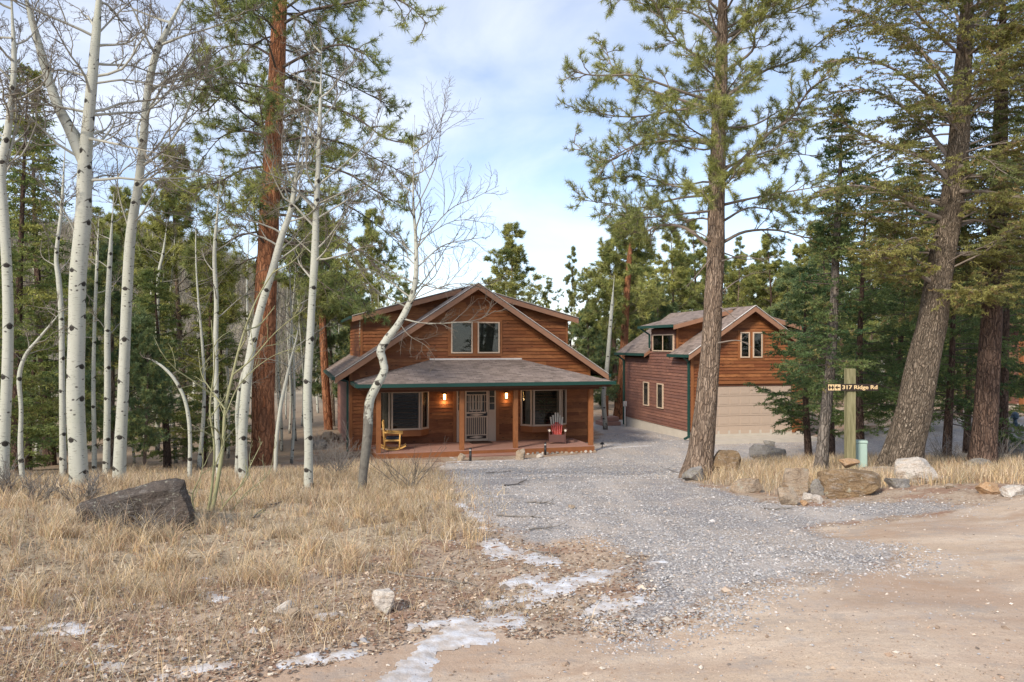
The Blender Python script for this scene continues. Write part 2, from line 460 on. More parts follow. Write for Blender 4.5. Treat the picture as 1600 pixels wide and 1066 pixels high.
# ------------------------------------------------------------------ buildings
def clip(poly, z, keep_above):
    out = []
    n = len(poly)
    for i in range(n):
        a, b = poly[i], poly[(i + 1) % n]
        ia = (a[1] >= z) if keep_above else (a[1] <= z)
        ib = (b[1] >= z) if keep_above else (b[1] <= z)
        if ia: out.append(a)
        if ia != ib:
            t = (z - a[1]) / (b[1] - a[1]); out.append((a[0] + t * (b[0] - a[0]), z))
    return out
def lap_wall(mb, poly, to3, board=.14, lip=.034):
    """poly in (a,z), lap boards; to3(a, out, z)"""
    z0 = min(p[1] for p in poly); z1 = max(p[1] for p in poly)
    k = math.floor(z0 / board)
    while k * board < z1:
        lo_, hi_ = max(z0, k * board), min(z1, (k + 1) * board)
        c = clip(clip(poly, lo_, True), hi_, False)
        if len(c) >= 3 and hi_ - lo_ > .005:
            f = lambda z: lip * (1 - (z - k * board) / board)
            mb.poly([to3(a, f(z), z) for a, z in c])
            bl = sorted(p[0] for p in c if abs(p[1] - lo_) < 1e-6)
            if len(bl) >= 2:
                mb.poly([to3(bl[0], 0, lo_), to3(bl[-1], 0, lo_), to3(bl[-1], f(lo_), lo_), to3(bl[0], f(lo_), lo_)])
        k += 1
def roof_uv(mb, pts, eave_dir, o):
    e = Vector(eave_dir).normalized(); p0 = Vector(pts[0])
    n = (Vector(pts[1]) - p0).cross(Vector(pts[2]) - p0).normalized(); u2 = n.cross(e)
    mb.poly(pts, [((Vector(p) - Vector(o)).dot(e), (Vector(p) - Vector(o)).dot(u2)) for p in pts])
def roof_plane(mb, pts, e, th=.05):
    """shingled plane with thickness th downwards"""
    roof_uv(mb, pts, e, pts[0])
    low = [Vector(p) - Vector((0, 0, th)) for p in pts]
    mb.poly(low[::-1])
    for i in range(len(pts)):
        j = (i + 1) % len(pts)
        mb.poly([low[i], low[j], Vector(pts[j]), Vector(pts[i])])

def window(parent, x0, x1, z0, z1, zb, y=0, fr=.05, mull=(), trim=0, curtain=None, framemat='cream', axis='y', zoff=0, label=None):
    """axis 'y' : in a wall facing -y ; axis 'x' : in a wall facing -x (x0,x1 are then y values)"""
    def Bx(mb, a0, a1, o0, o1, c0, c1):
        if axis == 'y': mb.box(a0, a1, y - o1, y - o0, c0, c1)
        else: mb.box(y - o1, y - o0, a0, a1, c0, c1)
    g = MB((0, 0, zb)); Bx(g, x0 + fr * .5, x1 - fr * .5, .056, .059, z0 + fr * .5, z1 - fr * .5)
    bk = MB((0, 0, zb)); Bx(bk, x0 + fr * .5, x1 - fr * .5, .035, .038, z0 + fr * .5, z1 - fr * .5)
    f = MB((0, 0, zb))
    Bx(f, x0, x0 + fr, .02, .085, z0, z1); Bx(f, x1 - fr, x1, .02, .085, z0, z1)
    Bx(f, x0 + fr, x1 - fr, .02, .084, z1 - fr, z1); Bx(f, x0 + fr, x1 - fr, .02, .084, z0, z0 + fr)
    for m_ in mull: Bx(f, m_ - fr * .4, m_ + fr * .4, .02, .080, z0 + fr, z1 - fr)
    w = f.build('window', M[framemat], parent)
    if label: w['label'] = label
    bk.build('room_shade_sheet', M['dark'], w)  # thin sheet behind the pane, the room's shade painted near-black
    g.build('pane', M['pane'], w)
    if curtain:
        c = MB((0, 0, zb))
        for (a0, a1, c0, c1) in curtain:
            n = max(3, int((a1 - a0) / .07))
            for i in range(n):
                b0 = a0 + (a1 - a0) * i / n; b1 = a0 + (a1 - a0) * (i + 1) / n
                Bx(c, b0, b1, .040, .042 + (.006 if i % 2 else 0), c0, c1)
        c.build('curtain', M['curtain'], w)
    if trim:
        t = MB((0, 0, zb))
        Bx(t, x0 - trim, x0, .012, .045, z0 - trim, z1 + trim); Bx(t, x1, x1 + trim, .012, .045, z0 - trim, z1 + trim)
        Bx(t, x0, x1, .012, .044, z1, z1 + trim); Bx(t, x0, x1, .012, .044, z0 - trim, z0)
        t.build('window_trim', M['trim'], w)
    return w

# ---- the house -----------------------------------------------------
HYAW = math.atan2(.2675, .9635)
ZB = -4.20
house = empty('house', (-1.432, 31.2, ZB), HYAW,
              'two storey brown cedar house with a covered front porch and green gutters', 'house')
hm = lambda: MB((0, 0, ZB))
XL, XR, DP = -4.945, 4.83, 8.8
RZ, SL = 2.417, .661          # ridge height, slope
def roofz(x): return RZ - SL * abs(x + .03)
UND = .16
# walls
w = hm()
EZ = roofz(4.85) - UND
poly = [(XL, -4.45), (XR, -4.45), (XR, roofz(XR) - UND), (-.03, RZ - UND), (XL, roofz(XL) - UND)]
lap_wall(w, poly, lambda a, o, z: (a, -o, z))
w.build('wall', M['siding'], house)
w = hm(); w.poly([(XR, DP, -4.45), (XL, DP, -4.45), (XL, DP, EZ), (-.03, DP, RZ - UND), (XR, DP, EZ)]); w.build('rear_wall', M['siding'], house)
w = hm()
lap_wall(w, [(0, -4.45), (DP, -4.45), (DP, EZ), (0, EZ)], lambda a, o, z: (XR + o, a, z))
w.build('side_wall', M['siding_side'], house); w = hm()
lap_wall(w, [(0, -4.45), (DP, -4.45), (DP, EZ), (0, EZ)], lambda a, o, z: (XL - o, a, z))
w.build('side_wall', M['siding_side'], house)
# corner boards
for x in (XL, XR):
    w = hm()
    sg = -1 if x < 0 else 1
    w.box(x - .09 if sg > 0 else x - .03, x + .03 if sg > 0 else x + .09, -.04, -.0, -4.45, roofz(x) - UND - .02)
    w.build('corner_board', M['trim'], house)
# main roof planes
ov, ovx = .5, 5.53
r = hm()
ez = RZ - SL * (ovx - .03)
DY0, DY1, DX = 1.2, 7.6, 4.79      # dormer roof from, to
for sg in (-1, 1):
    e = -.03 + sg * (ovx - .03)
    roof_plane(r, [(e, -ov, ez), (-.03, -ov, RZ), (-.03, DP + ov, RZ), (e, DP + ov, ez)][::sg], (0, 1, 0))
roof = r.build('roof', M['shingle'], house)
# rake fascia : two boards on each side
h = .21
for yy in (-ov - .035, DP + ov + .002):
    for sg in (-1, 1):
        f = hm(); f2 = hm()
        e = -.03 + sg * (ovx - .03)
        pts = [(-.03, yy, RZ - .052), (e, yy, ez - .052), (e, yy, ez - .052 - h), (-.03, yy, RZ - .052 - h)]
        f.slab(pts[::-sg] if sg > 0 else pts, (0, 1, 0), .033)
        f2.bar(Vector((-.03, yy + .02, RZ + .006)), Vector((e, yy + .02, ez + .006)), .07, .018)
        f.build('rake_fascia', M['fascia'], house)
        f2.build('drip_edge', M['flash'], house)
sf = hm()
for sg in (-1, 1):
    e = -.03 + sg * (ovx - .06)
    sf.poly([(e, -ov, ez - .2), (-.03, -ov, RZ - .2), (-.03, -.0, RZ - .2), (e, -.0, ez - .2)])
    ex = XR if sg > 0 else XL
    sf.poly([(e, 0, ez - .2), (ex, 0, ez - .17), (ex, DP, ez - .17), (e, DP, ez - .2)])
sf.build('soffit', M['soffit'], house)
for sg in (-1, 1):
    g = hm()
    e = -.03 + sg * (ovx - .03)
    g.box(min(e, e + sg * .12), max(e, e + sg * .12), -ov, DP + ov, ez - .13, ez - .01)
    g.build('gutter', M['green'], house)
g = hm(); g.bar((XL - .09, .12, ez - .2), (XL - .09, .12, -4.3), .08, .08); g.bar((XL - .09, .12, ez - .2), (-ovx - .05, .12, ez - .1), .08, .08)
g.build('downspout', M['green'], house)
# shed dormers
DS = (RZ - 1.13) / 4.76
DW = 4.44
for sg in (-1, 1):
    d = hm()
    y0 = 1.6; x = sg * DW
    dz = lambda a: RZ - DS * abs(a) - .15
    zi = roofz(x)
    # cheek wall facing the viewer: between main roof and dormer roof
    po = [(0.0, RZ - .12), (x, zi - .1), (x, dz(x)), (0.0, RZ - .11)]
    if sg < 0: po = po[::-1]
    lap_wall(d, po, lambda a, o, z: (a, y0 - o, z))
    lap_wall(d, [(y0, zi - .1), (DY1 - .3, zi - .1), (DY1 - .3, dz(x)), (y0, dz(x))], lambda a, o, z: (x + sg * o, a, z))
    dm = d.build('dormer', M['siding'], house)
    rr = hm()
    e = sg * DX; zz = RZ + .012 - DS * DX
    roof_plane(rr, [(e, DY0, zz), (0, DY0, RZ + .012), (0, DY1, RZ + .012), (e, DY1, zz)][::sg], (0, 1, 0))
    rr.build('dormer_roof', M['shingle'], dm)
    ff = hm()
    pts = [(sg * .35, DY0 - .035, RZ - .04 - DS * .35), (e, DY0 - .035, zz - .052), (e, DY0 - .035, zz - .052 - .19), (sg * .35, DY0 - .035, RZ - .04 - DS * .35 - .19)]
    ff.slab(pts[::-sg], (0, 1, 0), .033)
    ff.build('dormer_fascia', M['fascia'], dm)
    f3 = hm(); f3.bar(Vector((sg * .3, DY0 - .02, RZ - DS * .3 + .02)), Vector((e, DY0 - .02, zz + .008)), .07, .016); f3.build('dormer_drip_edge', M['flash'], dm)
    f4 = hm(); f4.box(min(x, x - sg * .1), max(x, x - sg * .1), y0 - .04, y0 - .024, zi - .1, dz(x)); f4.build('dormer_corner_board', M['trim'], dm)
    gg = hm(); gg.box(min(e, e + sg * .1), max(e, e + sg * .1), DY0, DY1, zz - .12, zz - .01); gg.build('dormer_gutter', M['green'], dm)
    s2 = hm(); s2.poly([(e, DY0, zz - .19), (0, DY0, RZ - .19), (0, y0, RZ - .19), (e, y0, zz - .19)]); s2.build('dormer_soffit', M['soffit'], dm)
# upper windows
window(house, -1.03, -.16, -.36, .895, ZB, trim=.0, curtain=[(-.97, -.22, -.30, .84)], label='left upstairs window with grey curtain drawn')
window(house, .05, .95, -.36, .895, ZB, trim=.0, curtain=[(.12, .88, .28, .84), (.12, .88, -.3, .27)], label='right upstairs window with tan blind half down')
t = hm(); t.box(-1.15, 1.07, -.056, -.012, .895, 1.0); t.box(-1.15, 1.07, -.046, -.012, -.47, -.36)
t.box(-1.15, -1.03, -.046, -.012, -.36, .895); t.box(-.16, .05, -.046, -.012, -.36, .895); t.box(.95, 1.07, -.046, -.012, -.36, .895)
t.build('window_trim', M['trim'], house)
# ---- porch
DZ = -3.887
d = hm()
for i in range(17):
    d.box(-4.19, 4.08, -2.38 + i * .14, -2.38 + i * .14 + .134, DZ - .03, DZ)
d.build('deck', M['deck'], house)
d = hm(); d.box(-4.21, 4.10, -2.42, -2.385, DZ - .25, DZ - .032); d.box(-4.21, -4.18, -2.38, 0, DZ - .25, DZ - .032); d.box(4.082, 4.112, -2.38, 0, DZ - .25, DZ - .032)
d.box(-4.0, 3.9, -2.2, -2.15, -4.5, DZ - .25)
d.build('deck_fascia', M['decktrim'], house)
st = hm(); st.box(-.98, .92, -2.78, -2.42, -4.07, -4.03); st.box(-.96, .90, -2.76, -2.43, -4.25, -4.072)
st.build('step', M['deck'], house)
for x in (-4.10, -1.065, .987, 4.0):
    p = hm(); p.box(x - .08, x + .08, -2.36, -2.20, DZ, -1.72); p.build('post', M['post'], house)
bm_ = hm(); bm_.box(-4.4, 4.3, -2.40, -2.17, -1.72, -1.52); bm_.build('porch_beam', M['soffit'], house)
pr = hm()
PE, PT, PR = -1.40, -.61, 1.86
A = [(-4.83, -2.75, PE), (4.68, -2.75, PE), (PR, 0.0, PT), (-PR, 0.0, PT)]
roof_plane(pr, A, (1, 0, 0))
roof_plane(pr, [(4.68, -2.75, PE), (4.68, -.0, PE), (PR, 0.0, PT)], (0, 1, 0))
roof_plane(pr, [(-4.83, -.0, PE), (-4.83, -2.75, PE), (-PR, 0.0, PT)], (0, 1, 0))
pr.build('porch_roof', M['shingle'], house)
fl = hm(); fl.box(-PR - .02, PR + .02, -.06, -.025, PT - .01, PT + .05); fl.build('flashing', M['flash'], house)
g = hm(); g.box(-4.93, 4.80, -2.87, -2.755, PE - .13, PE - .01); g.box(-4.95, -4.84, -2.755, -.03, PE - .13, PE - .01); g.box(4.69, 4.80, -2.755, -.03, PE - .13, PE - .01)
g.build('porch_gutter', M['green'], house)
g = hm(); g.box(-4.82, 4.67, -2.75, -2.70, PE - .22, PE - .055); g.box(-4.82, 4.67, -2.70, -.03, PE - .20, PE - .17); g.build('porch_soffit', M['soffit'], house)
# storm door
M['doorback'] = plain('entry_door', (.17, .14, .11), .6, .3)
dr = hm()
x0, x1, z0, z1 = -.47, .46, DZ + .03, -1.83
for a in ((x0, x0 + .06, z0, z1), (x1 - .06, x1, z0, z1), (x0 + .06, x1 - .06, z1 - .06, z1), (x0 + .06, x1 - .06, z0, z0 + .09), (x0 + .06, x1 - .06, -2.76, -2.70), (x0 + .06, x1 - .06, -2.92, -2.87), (x0 + .06, x1 - .06, z0 + .22, z0 + .26), (x0 + .06, x1 - .06, z1 - .2, z1 - .17)):
    dr.box(a[0], a[1], -.09, -.06, a[2], a[3])
door = dr.build('door', M['cream'], house)
b = hm()
for i in range(9):
    xx = x0 + .13 + i * (x1 - x0 - .26) / 8
    b.box(xx - .011, xx + .011, -.085, -.065, z0 + .26, -2.92)
    if i % 2 == 0: b.box(xx - .008, xx + .008, -.085, -.065, -2.70, z1 - .2)
for zz in (-2.3, ):
    b.box(x0 + .06, x1 - .06, -.083, -.067, zz - .008, zz + .008)
for zc, hh in ((-2.815, .05), (z0 + .155, .055)):
    b.poly([(-.30, -.088, zc), (-.005, -.088, zc - hh), (.29, -.088, zc), (-.005, -.088, zc + hh)])
b.build('scroll_bars', M['cream'], door)
b = hm(); b.box(x0 + .06, x1 - .06, -.055, -.04, z0, z1 - .05); b.build('screen', M['glass'], door)
b = hm(); b.box(-.29, .17, -.0590, -.0565, -2.66, -2.60)
for i in range(5): b.box(-.29 + i * .115, -.22 + i * .115, -.0625, -.0598, -2.65, -2.01)
b.build('door_curtain', M['curtain'], door)
b = hm(); b.box(x0 + .1, x1 - .1, -.0595, -.0565, z0 + .26, -2.93); b.build('door_panel', M['doorback'], door)
b = hm(); b.box(x1 - .085, x1 - .035, -.13, -.09, -2.86, -2.72); b.build('handle', M['black'], door)
for sx_ in ((-.80, -.49), (.48, .80)):
    b = hm(); b.box(sx_[0], sx_[1], -.05, -.024, DZ, -1.80)
    sd = b.build('sidelight', M['beige'], house)
    b = hm()
    for q in range(3): b.box(sx_[0] + .06, sx_[1] - .06, -.06, -.052, -2.62 + q * .27, -2.38 + q * .27)
    b.build('pane', M['glass'], sd)
b = hm(); b.box(-.94, -.81, -.045, -.024, DZ, -1.76); b.build('door_trim', M['trim'], house); b = hm(); b.box(.81, .94, -.045, -.024, DZ, -1.76); b.build('door_trim', M['trim'], house)
b = hm()
# bay windows
def bay(xa, xb, fa, fb, label, plant=False):
    zt, zbm, pj = -1.80, -3.30, .45
    fr = hm(); gl = hm()
    segs = [((xa, 0), (fa, -pj)), ((fa, -pj), (fb, -pj)), ((fb, -pj), (xb, 0))]
    for (a, c) in segs:
        a3, c3 = Vector((a[0], a[1], 0)), Vector((c[0], c[1], 0))
        dd = (c3 - a3).normalized(); Lh = (c3 - a3).length
        for (t0, t1) in ((.045, .045),):
            for pp in (a3 + dd * .05, c3 - dd * .05):
                fr.bar(pp + Vector((0, 0, zbm)), pp + Vector((0, 0, zt)), .09, .06, up=dd)
        fr.bar(a3 + Vector((0, 0, zbm + .035)), c3 + Vector((0, 0, zbm + .035)), .058, .07)
        fr.bar(a3 + Vector((0, 0, zt - .035)), c3 + Vector((0, 0, zt - .035)), .058, .07)
        gl.poly([a3 + Vector((0, .004, zbm)), c3 + Vector((0, .004, zbm)), c3 + Vector((0, .004, zt)), a3 + Vector((0, .004, zt))])
    B = fr.build('bay_window', M['beige'], house); B['label'] = label
    gl.build('pane', M['pane'], B)
    sk = hm()
    base_ = [(xa - .03, 0, 0), (fa - .02, -pj - .04, 0), (fb + .02, -pj - .04, 0), (xb + .03, 0, 0)]
    sk.slab([(p[0], p[1], zbm - .24) for p in base_], (0, 0, 1), .238)
    sk.build('bay_skirt', M['trim'], B)
    sk = hm(); sk.slab([(p[0], p[1], zt + .002) for p in base_], (0, 0, 1), .22); sk.build('bay_head', M['soffit'], B)
    # flat near-black sheet paints the room's shade; drapes at the sides
    rm = hm(); rm.box(xa + .06, xb - .06, -.031, -.027, zbm + .02, zt - .02); rm.build('bay_shade_sheet', M['dark'], B)
    for (c0, c1) in ((xa + .15, xa + .42), (xb - .42, xb - .15)):
        cu = hm()
        for i in range(6):
            q = c0 + (c1 - c0) * i / 6
            cu.box(q, q + (c1 - c0) / 6, -.10 - (.02 if i % 2 else 0), -.08, zbm + .03, zt - .03)
        cu.build('drape', M['curtain'], B)
    if plant:
        pm = hm()
        rr_ = random.Random(3)
        for i in range(26):
            a = rr_.uniform(0, 2 * pi); hh = rr_.uniform(0, .75)
            c = Vector((xa + .95 + .10 * cos(a), -.25 + .04 * sin(a), zbm + .28 + hh))
            q = Vector((cos(a), .35 * sin(a), rr_.uniform(-.1, .5))).normalized() * rr_.uniform(.12, .26)
            s_ = Vector((-sin(a), 0, .4)).normalized() * .05
            pm.poly([c, c + q * .5 + s_, c + q, c + q * .5 - s_])
        pm.cyl((xa + .95, -.25, zbm), (xa + .95, -.25, zbm + .9), .014, .008, 6)
        pm.build('house_plant', M['plant'], B)
M['plant'] = plain('leaf_green', (.035, .075, .03), .5, .3)
bay(-3.88, -1.93, -3.45, -2.30, 'bay window left of the front door, tan drapes')
bay(1.86, 3.79, 2.22, 3.42, 'bay window right of the front door with a plant inside', True)
# wall lanterns
for x in (-1.30, 1.22):
    lz = -2.08
    p = empty('wall_lantern', (x, 0, 0)); p.parent = house
    p.location = (x, -.03, lz - ZB)
    q = MB(); q.box(-.05, .05, -.02, .0, -.14, .16); q.box(-.075, .075, -.15, -.02, .12, .135); q.box(-.075, .075, -.15, -.02, -.125, -.11)
    for sx_ in (-.07, .062): q.box(sx_, sx_ + .008, -.145, -.137, -.11, .12)
    q.build('lantern_frame', M['black'], p)
    q = MB(); q.cyl((0, -.08, -.10), (0, -.08, .11), .048, .048, 10); q.build('lamp_shade', M['lampglow'], p, smooth=True)
    l = bpy.data.lights.new('lantern_light', 'POINT'); l.energy = 4 if x < 0 else 1.6; l.color = (1, .62, .28); l.shadow_soft_size = .05
    lo_ = bpy.data.objects.new('lantern_light', l); COL.objects.link(lo_); lo_.parent = p; lo_.location = (0, -.10, -.2)

# world position of a house point
hR = Matrix.Rotation(HYAW, 3, 'Z')
def HP(x, y, z):
    v = hR @ Vector((x, y, 0)); return Vector((-1.432 + v.x, 31.2 + v.y, z))

# ---- door mat
mt = MB(); mt.box(-.42, .42, -.28, .28, 0, .02)
o = mt.build('door_mat', M['mat']); o.location = HP(.1, -.45, DZ + .001); o.rotation_euler.z = HYAW
tag(o, 'dark door mat lying on the porch deck before the front door', 'door mat')
# ---- log rocking chair
P = HP(-3.50, -1.55, DZ + .002)
ch = empty('rocking_chair', P, HYAW + pi / 2 - .15, 'yellow log rocking chair with dark cushion at the left end of the porch', 'chair')
def logs(name, segs, r=.03, mat='logwood'):
    q = MB()
    for a, b_ in segs: q.cyl(a, b_, r, r * .95, 8)
    return q.build(name, M[mat], ch, smooth=True)
# local: faces -y
for sx_ in (-.28, .28):
    q = MB(); pts = [Vector((sx_, -.48 + i * .12, .03 + .18 * ((i - 4) / 4.5) ** 2)) for i in range(10)]
    for a, b_ in zip(pts[:-1], pts[1:]): q.bar(a, b_, .035, .05)
    q.build('rocker', M['logwood'], ch)
    logs('leg', [((sx_, -.25, .06), (sx_, -.27, .62))]); logs('leg', [((sx_, .28, .06), (sx_, .36, 1.08))])
    logs('armrest', [((sx_, -.36, .62), (sx_, .31, .66))], .035)
logs('backrest', [((-.28, .355, 1.0), (.28, .355, 1.0)), ((-.28, .33, .72), (.28, .33, .72)), ((-.28, .32, .5), (.28, .32, .5)), ((-.14, .335, .5), (-.14, .36, 1.0)), ((.02, .335, .5), (.02, .36, 1.0)), ((.15, .335, .5), (.15, .36, 1.0)), ((-.28, .335, .7), (.0, .35, 1.0))], .022)
q = MB(); q.box(-.29, .29, -.28, .29, .34, .40); q.box(-.30, .30, .27, .30, .12, .36); q.build('seat', M['logwood'], ch)
q = MB(); q.box(-.26, .26, -.33, .24, .402, .49); q.build('cushion', M['cushion'], ch, bevel=.03)
# ---- red adirondack chair
ch = empty('adirondack_chair', HP(2.98, -1.25, DZ + .002), -.02, 'red and white armchair with a fanned slat back on the right side of the porch', 'chair')
for i in range(6):
    a = (i - 2.5); L_ = [.66, .74, .84, .84, .74, .66][i]
    x_b = a * .062; x_t = a * .095
    q = MB()
    A0 = Vector((x_b, .18, .30)); T = Vector((x_t, .42, .30 + L_ * .98))
    mid = A0.lerp(T, .58)
    q.bar(A0, mid, .05, .02, up=(0, 1, 0))
    sl_ = q.build('back_slat', M['red'], ch)
    q = MB(); q.bar(mid, T, .06, .02, up=(0, 1, 0)); q.cyl(T + Vector((0, -.012, -.005)), T + Vector((0, .012, 0.005)), .036, .036, 10); q.build('slat_tip', M['skiwhite'], sl_)
    q = MB(); q.bar(A0 + Vector((0, -.013, 0)), mid + Vector((0, -.013, 0)), .008, .004, up=(0, 1, 0)); q.build('slat_stripe', M['skiwhite'], sl_)
q = MB(); q.box(-.29, .29, -.36, -.33, .06, .36)
q.slab([(-.28, -.34, .34), (.28, -.34, .34), (.28, .20, .27), (-.28, .20, .27)], (0, 0, 1), .02); q.build('seat', M['brownchair'], ch)
for sx_ in (-.31, .31):
    q = MB(); q.box(sx_ - .02, sx_ + .02, -.34, -.24, 0, .54); q.build('leg', M['brownchair'], ch)
    q = MB(); q.bar((sx_, .0, .28), (sx_, .42, .02), .03, .09); q.build('leg', M['brownchair'], ch)
    q = MB(); q.box(sx_ - .055 + (.03 if sx_ > 0 else -.03), sx_ + .055 + (.03 if sx_ > 0 else -.03), -.42, .30, .541, .563); q.build('armrest', M['brownchair'], ch)
    q = MB(); q.cyl((sx_, -.46, .53), (sx_, -.40, .53), .045, .045, 10); q.build('armrest_tip', M['skiwhite'], ch)
# ---- path lights
for k_, (px, py, hh, lb) in enumerate([(735, 721, .46, 'black path light beside the porch step'), (852, 711, .46, 'black path light at the deck edge under the red chair'), (941, 700, .22, 'small dark path light right of the porch corner')]):
    p = ray(px, py)
    if hh > .4:
        e = empty('path_light', p, 0, lb, 'path light', 'path lights along the porch')
        q = MB(); q.cyl((0, 0, -.05), (0, 0, hh - .1), .045, .045, 12); q.build('pole', M['black'], e, smooth=True)
        q = MB(); q.cyl((0, 0, hh - .1), (0, 0, hh - .04), .036, .036, 12); q.build('lens', M['white'], e, smooth=True)
        q = MB(); q.cyl((0, 0, hh - .04), (0, 0, hh), .06, .035, 12); q.build('cap', M['black'], e, smooth=True)
    else:
        e = empty('path_light', p, 0, lb, 'path light', 'path lights along the porch')
        q = MB(); q.cyl((0, 0, -.05), (0, 0, hh - .08), .02, .02, 8); q.build('pole', M['black'], e)
        q = MB(); q.cyl((0, 0, hh - .08), (0, 0, hh), .09, .05, 12); q.build('cap', M['black'], e)

# ---- the garage ----------------------------------------------------
GY = math.atan2(.225, .974)
GB = -4.34
gar = empty('garage', (7.582, 33.04, GB), GY, 'brown cedar garage with a beige sectional door and green gutters', 'garage')
gm = lambda: MB((0, 0, GB))
GW, GD = 5.53, 7.64; MX = GW / 2
GR, GS = 1.65, .675
groof = lambda x: GR - GS * abs(x - MX)
w = gm()
lap_wall(w, [(0, -3.80), (.70, -3.80), (.70, -1.72), (GW - .70, -1.72), (GW - .70, -3.80), (GW, -3.80)][:3] + [(0, -1.72)], lambda a, o, z: (a, -o, z))
lap_wall(w, [(GW - .70, -3.80), (GW, -3.80), (GW, -1.72), (GW - .70, -1.72)], lambda a, o, z: (a, -o, z))
lap_wall(w, [(0, -1.72), (GW, -1.72), (GW, groof(GW) - .16), (MX, GR - .16), (0, groof(0) - .16)], lambda a, o, z: (a, -o, z))
w.build('wall', M['siding'], gar); w = gm()
w.poly([(0, GD, -3.8), (GW, GD, -3.8), (GW, GD, groof(GW) - .16), (MX, GD, GR - .16), (0, GD, groof(0) - .16)])
w.build('rear_wall', M['siding'], gar)
w = gm()
gz0 = groof(0) - .12
lap_wall(w, [(0, -3.72), (GD, -3.72), (GD, gz0), (0, gz0)], lambda a, o, z: (-o, a, z))
lap_wall(w, [(1.5, gz0), (4.2, gz0), (4.2, .72), (1.5, .72)], lambda a, o, z: (-o, a, z))
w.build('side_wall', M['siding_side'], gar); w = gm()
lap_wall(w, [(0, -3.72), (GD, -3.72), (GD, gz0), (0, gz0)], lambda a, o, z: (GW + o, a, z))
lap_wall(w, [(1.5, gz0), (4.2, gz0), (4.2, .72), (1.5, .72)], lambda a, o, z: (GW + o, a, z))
w.build('side_wall', M['siding_side'], gar)
w = gm(); w.box(.02, GW - .02, .02, GD - .02, -4.6, -3.70); w.box(.0, .70, -.01, .02, -4.3, -3.80); w.box(GW - .7, GW, -.01, .02, -4.3, -3.80); w.build('foundation', M['concrete'], gar)
w = gm(); w.box(-.03, .10, -.045, -.024, -3.8, groof(0) - .2); w.build('corner_board', M['trim'], gar)
w = gm(); w.box(GW - .10, GW + .03, -.045, -.024, -3.8, groof(0) - .2); w.build('corner_board', M['trim'], gar)
w = gm(); w.box(.60, .78, -.05, -.024, -3.85, -1.70); w.box(GW - .78, GW - .60, -.05, -.024, -3.85, -1.70); w.box(.60, GW - .60, -.051, -.024, -1.70, -1.58)
w.build('door_trim', M['trim'], gar)
r = gm()
ee = .31
# main roof with the dormer gap on both sides : eave strips in front of and behind the dormer
for sg in (-1, 1):
    ex = MX + sg * (MX + ee); wx = MX + sg * MX
    zf = lambda x: GR - GS * abs(x - MX)
    pl = lambda xa, xb, ya, yb: roof_plane(r, [(xa, ya, zf(xa)), (xb, ya, zf(xb)), (xb, yb, zf(xb)), (xa, yb, zf(xa))][::sg], (0, 1, 0))
    pl(ex, MX, -.4, 1.54); pl(ex, MX, 4.38, GD + .5); pl(wx - sg * .02, MX, 1.54, 4.38)
r.build('roof', M['shingle'], gar)
zE = GR - GS * (MX + ee)
for sg in (-1, 1):
    ex = MX + sg * (MX + ee); f2 = gm()
    for yy in (-.435, GD + .502):
        f = gm()
        pts = [(MX, yy, GR - .052), (ex, yy, zE - .052), (ex, yy, zE - .25), (MX, yy, GR - .25)]
        f.slab(pts[::-sg], (0, 1, 0), .033); f.build('rake_fascia', M['fascia'], gar)
    f2.bar((MX, -.42, GR + .006), (ex, -.42, zE + .006), .07, .018); f2.build('drip_edge', M['flash'], gar)
    wx = MX + sg * MX
    for yy in (1.505, 4.345):
        f = gm()
        pts = [(wx, yy, GR - GS * MX - .052), (ex, yy, zE - .052), (ex, yy, zE - .2), (wx, yy, GR - GS * MX - .2)]
        f.slab(pts[::-sg], (0, 1, 0), .033); f.build('eave_fascia', M['fascia'], gar)
s_ = gm()
for sg in (-1, 1):
    ex = MX + sg * (MX + ee - .02)
    s_.poly([(ex, -.4, zE - .2), (MX, -.4, GR - .2), (MX, 0, GR - .2), (ex, 0, zE - .2)])
    wx = MX + sg * MX
    s_.poly([(ex, 0, zE - .2), (wx, 0, zE - .18), (wx, 1.5, zE - .18), (ex, 1.5, zE - .2)]); s_.poly([(ex, 4.4, zE - .2), (wx, 4.4, zE - .18), (wx, GD, zE - .18), (ex, GD, zE - .2)])
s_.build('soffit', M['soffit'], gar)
for (ya, yb) in ((-.42, 1.54), (4.36, GD + .5)):
    g = gm(); g.box(-ee - .12, -ee, ya, yb, zE - .13, zE - .01); g.build('gutter', M['green'], gar)
    g = gm(); g.box(GW + ee, GW + ee + .12, ya, yb, zE - .13, zE - .01); g.build('gutter', M['green'], gar)
g = gm()
g.bar((-ee - .06, -.1, zE - .12), (-.09, .06, zE - .32), .08, .08); g.bar((-.09, .06, zE - .30), (-.09, .06, -3.95), .08, .08); g.bar((-.09, .06, -3.93), (-.32, -.02, -4.0), .08, .08)
g.build('downspout', M['green'], gar)
g = gm(); g.bar((-ee - .06, GD + .2, zE - .12), (-.09, GD - .05, zE - .4), .08, .08); g.bar((-.09, GD - .05, zE - .38), (-.09, GD - .05, -4.15), .08, .08); g.build('downspout', M['green'], gar)
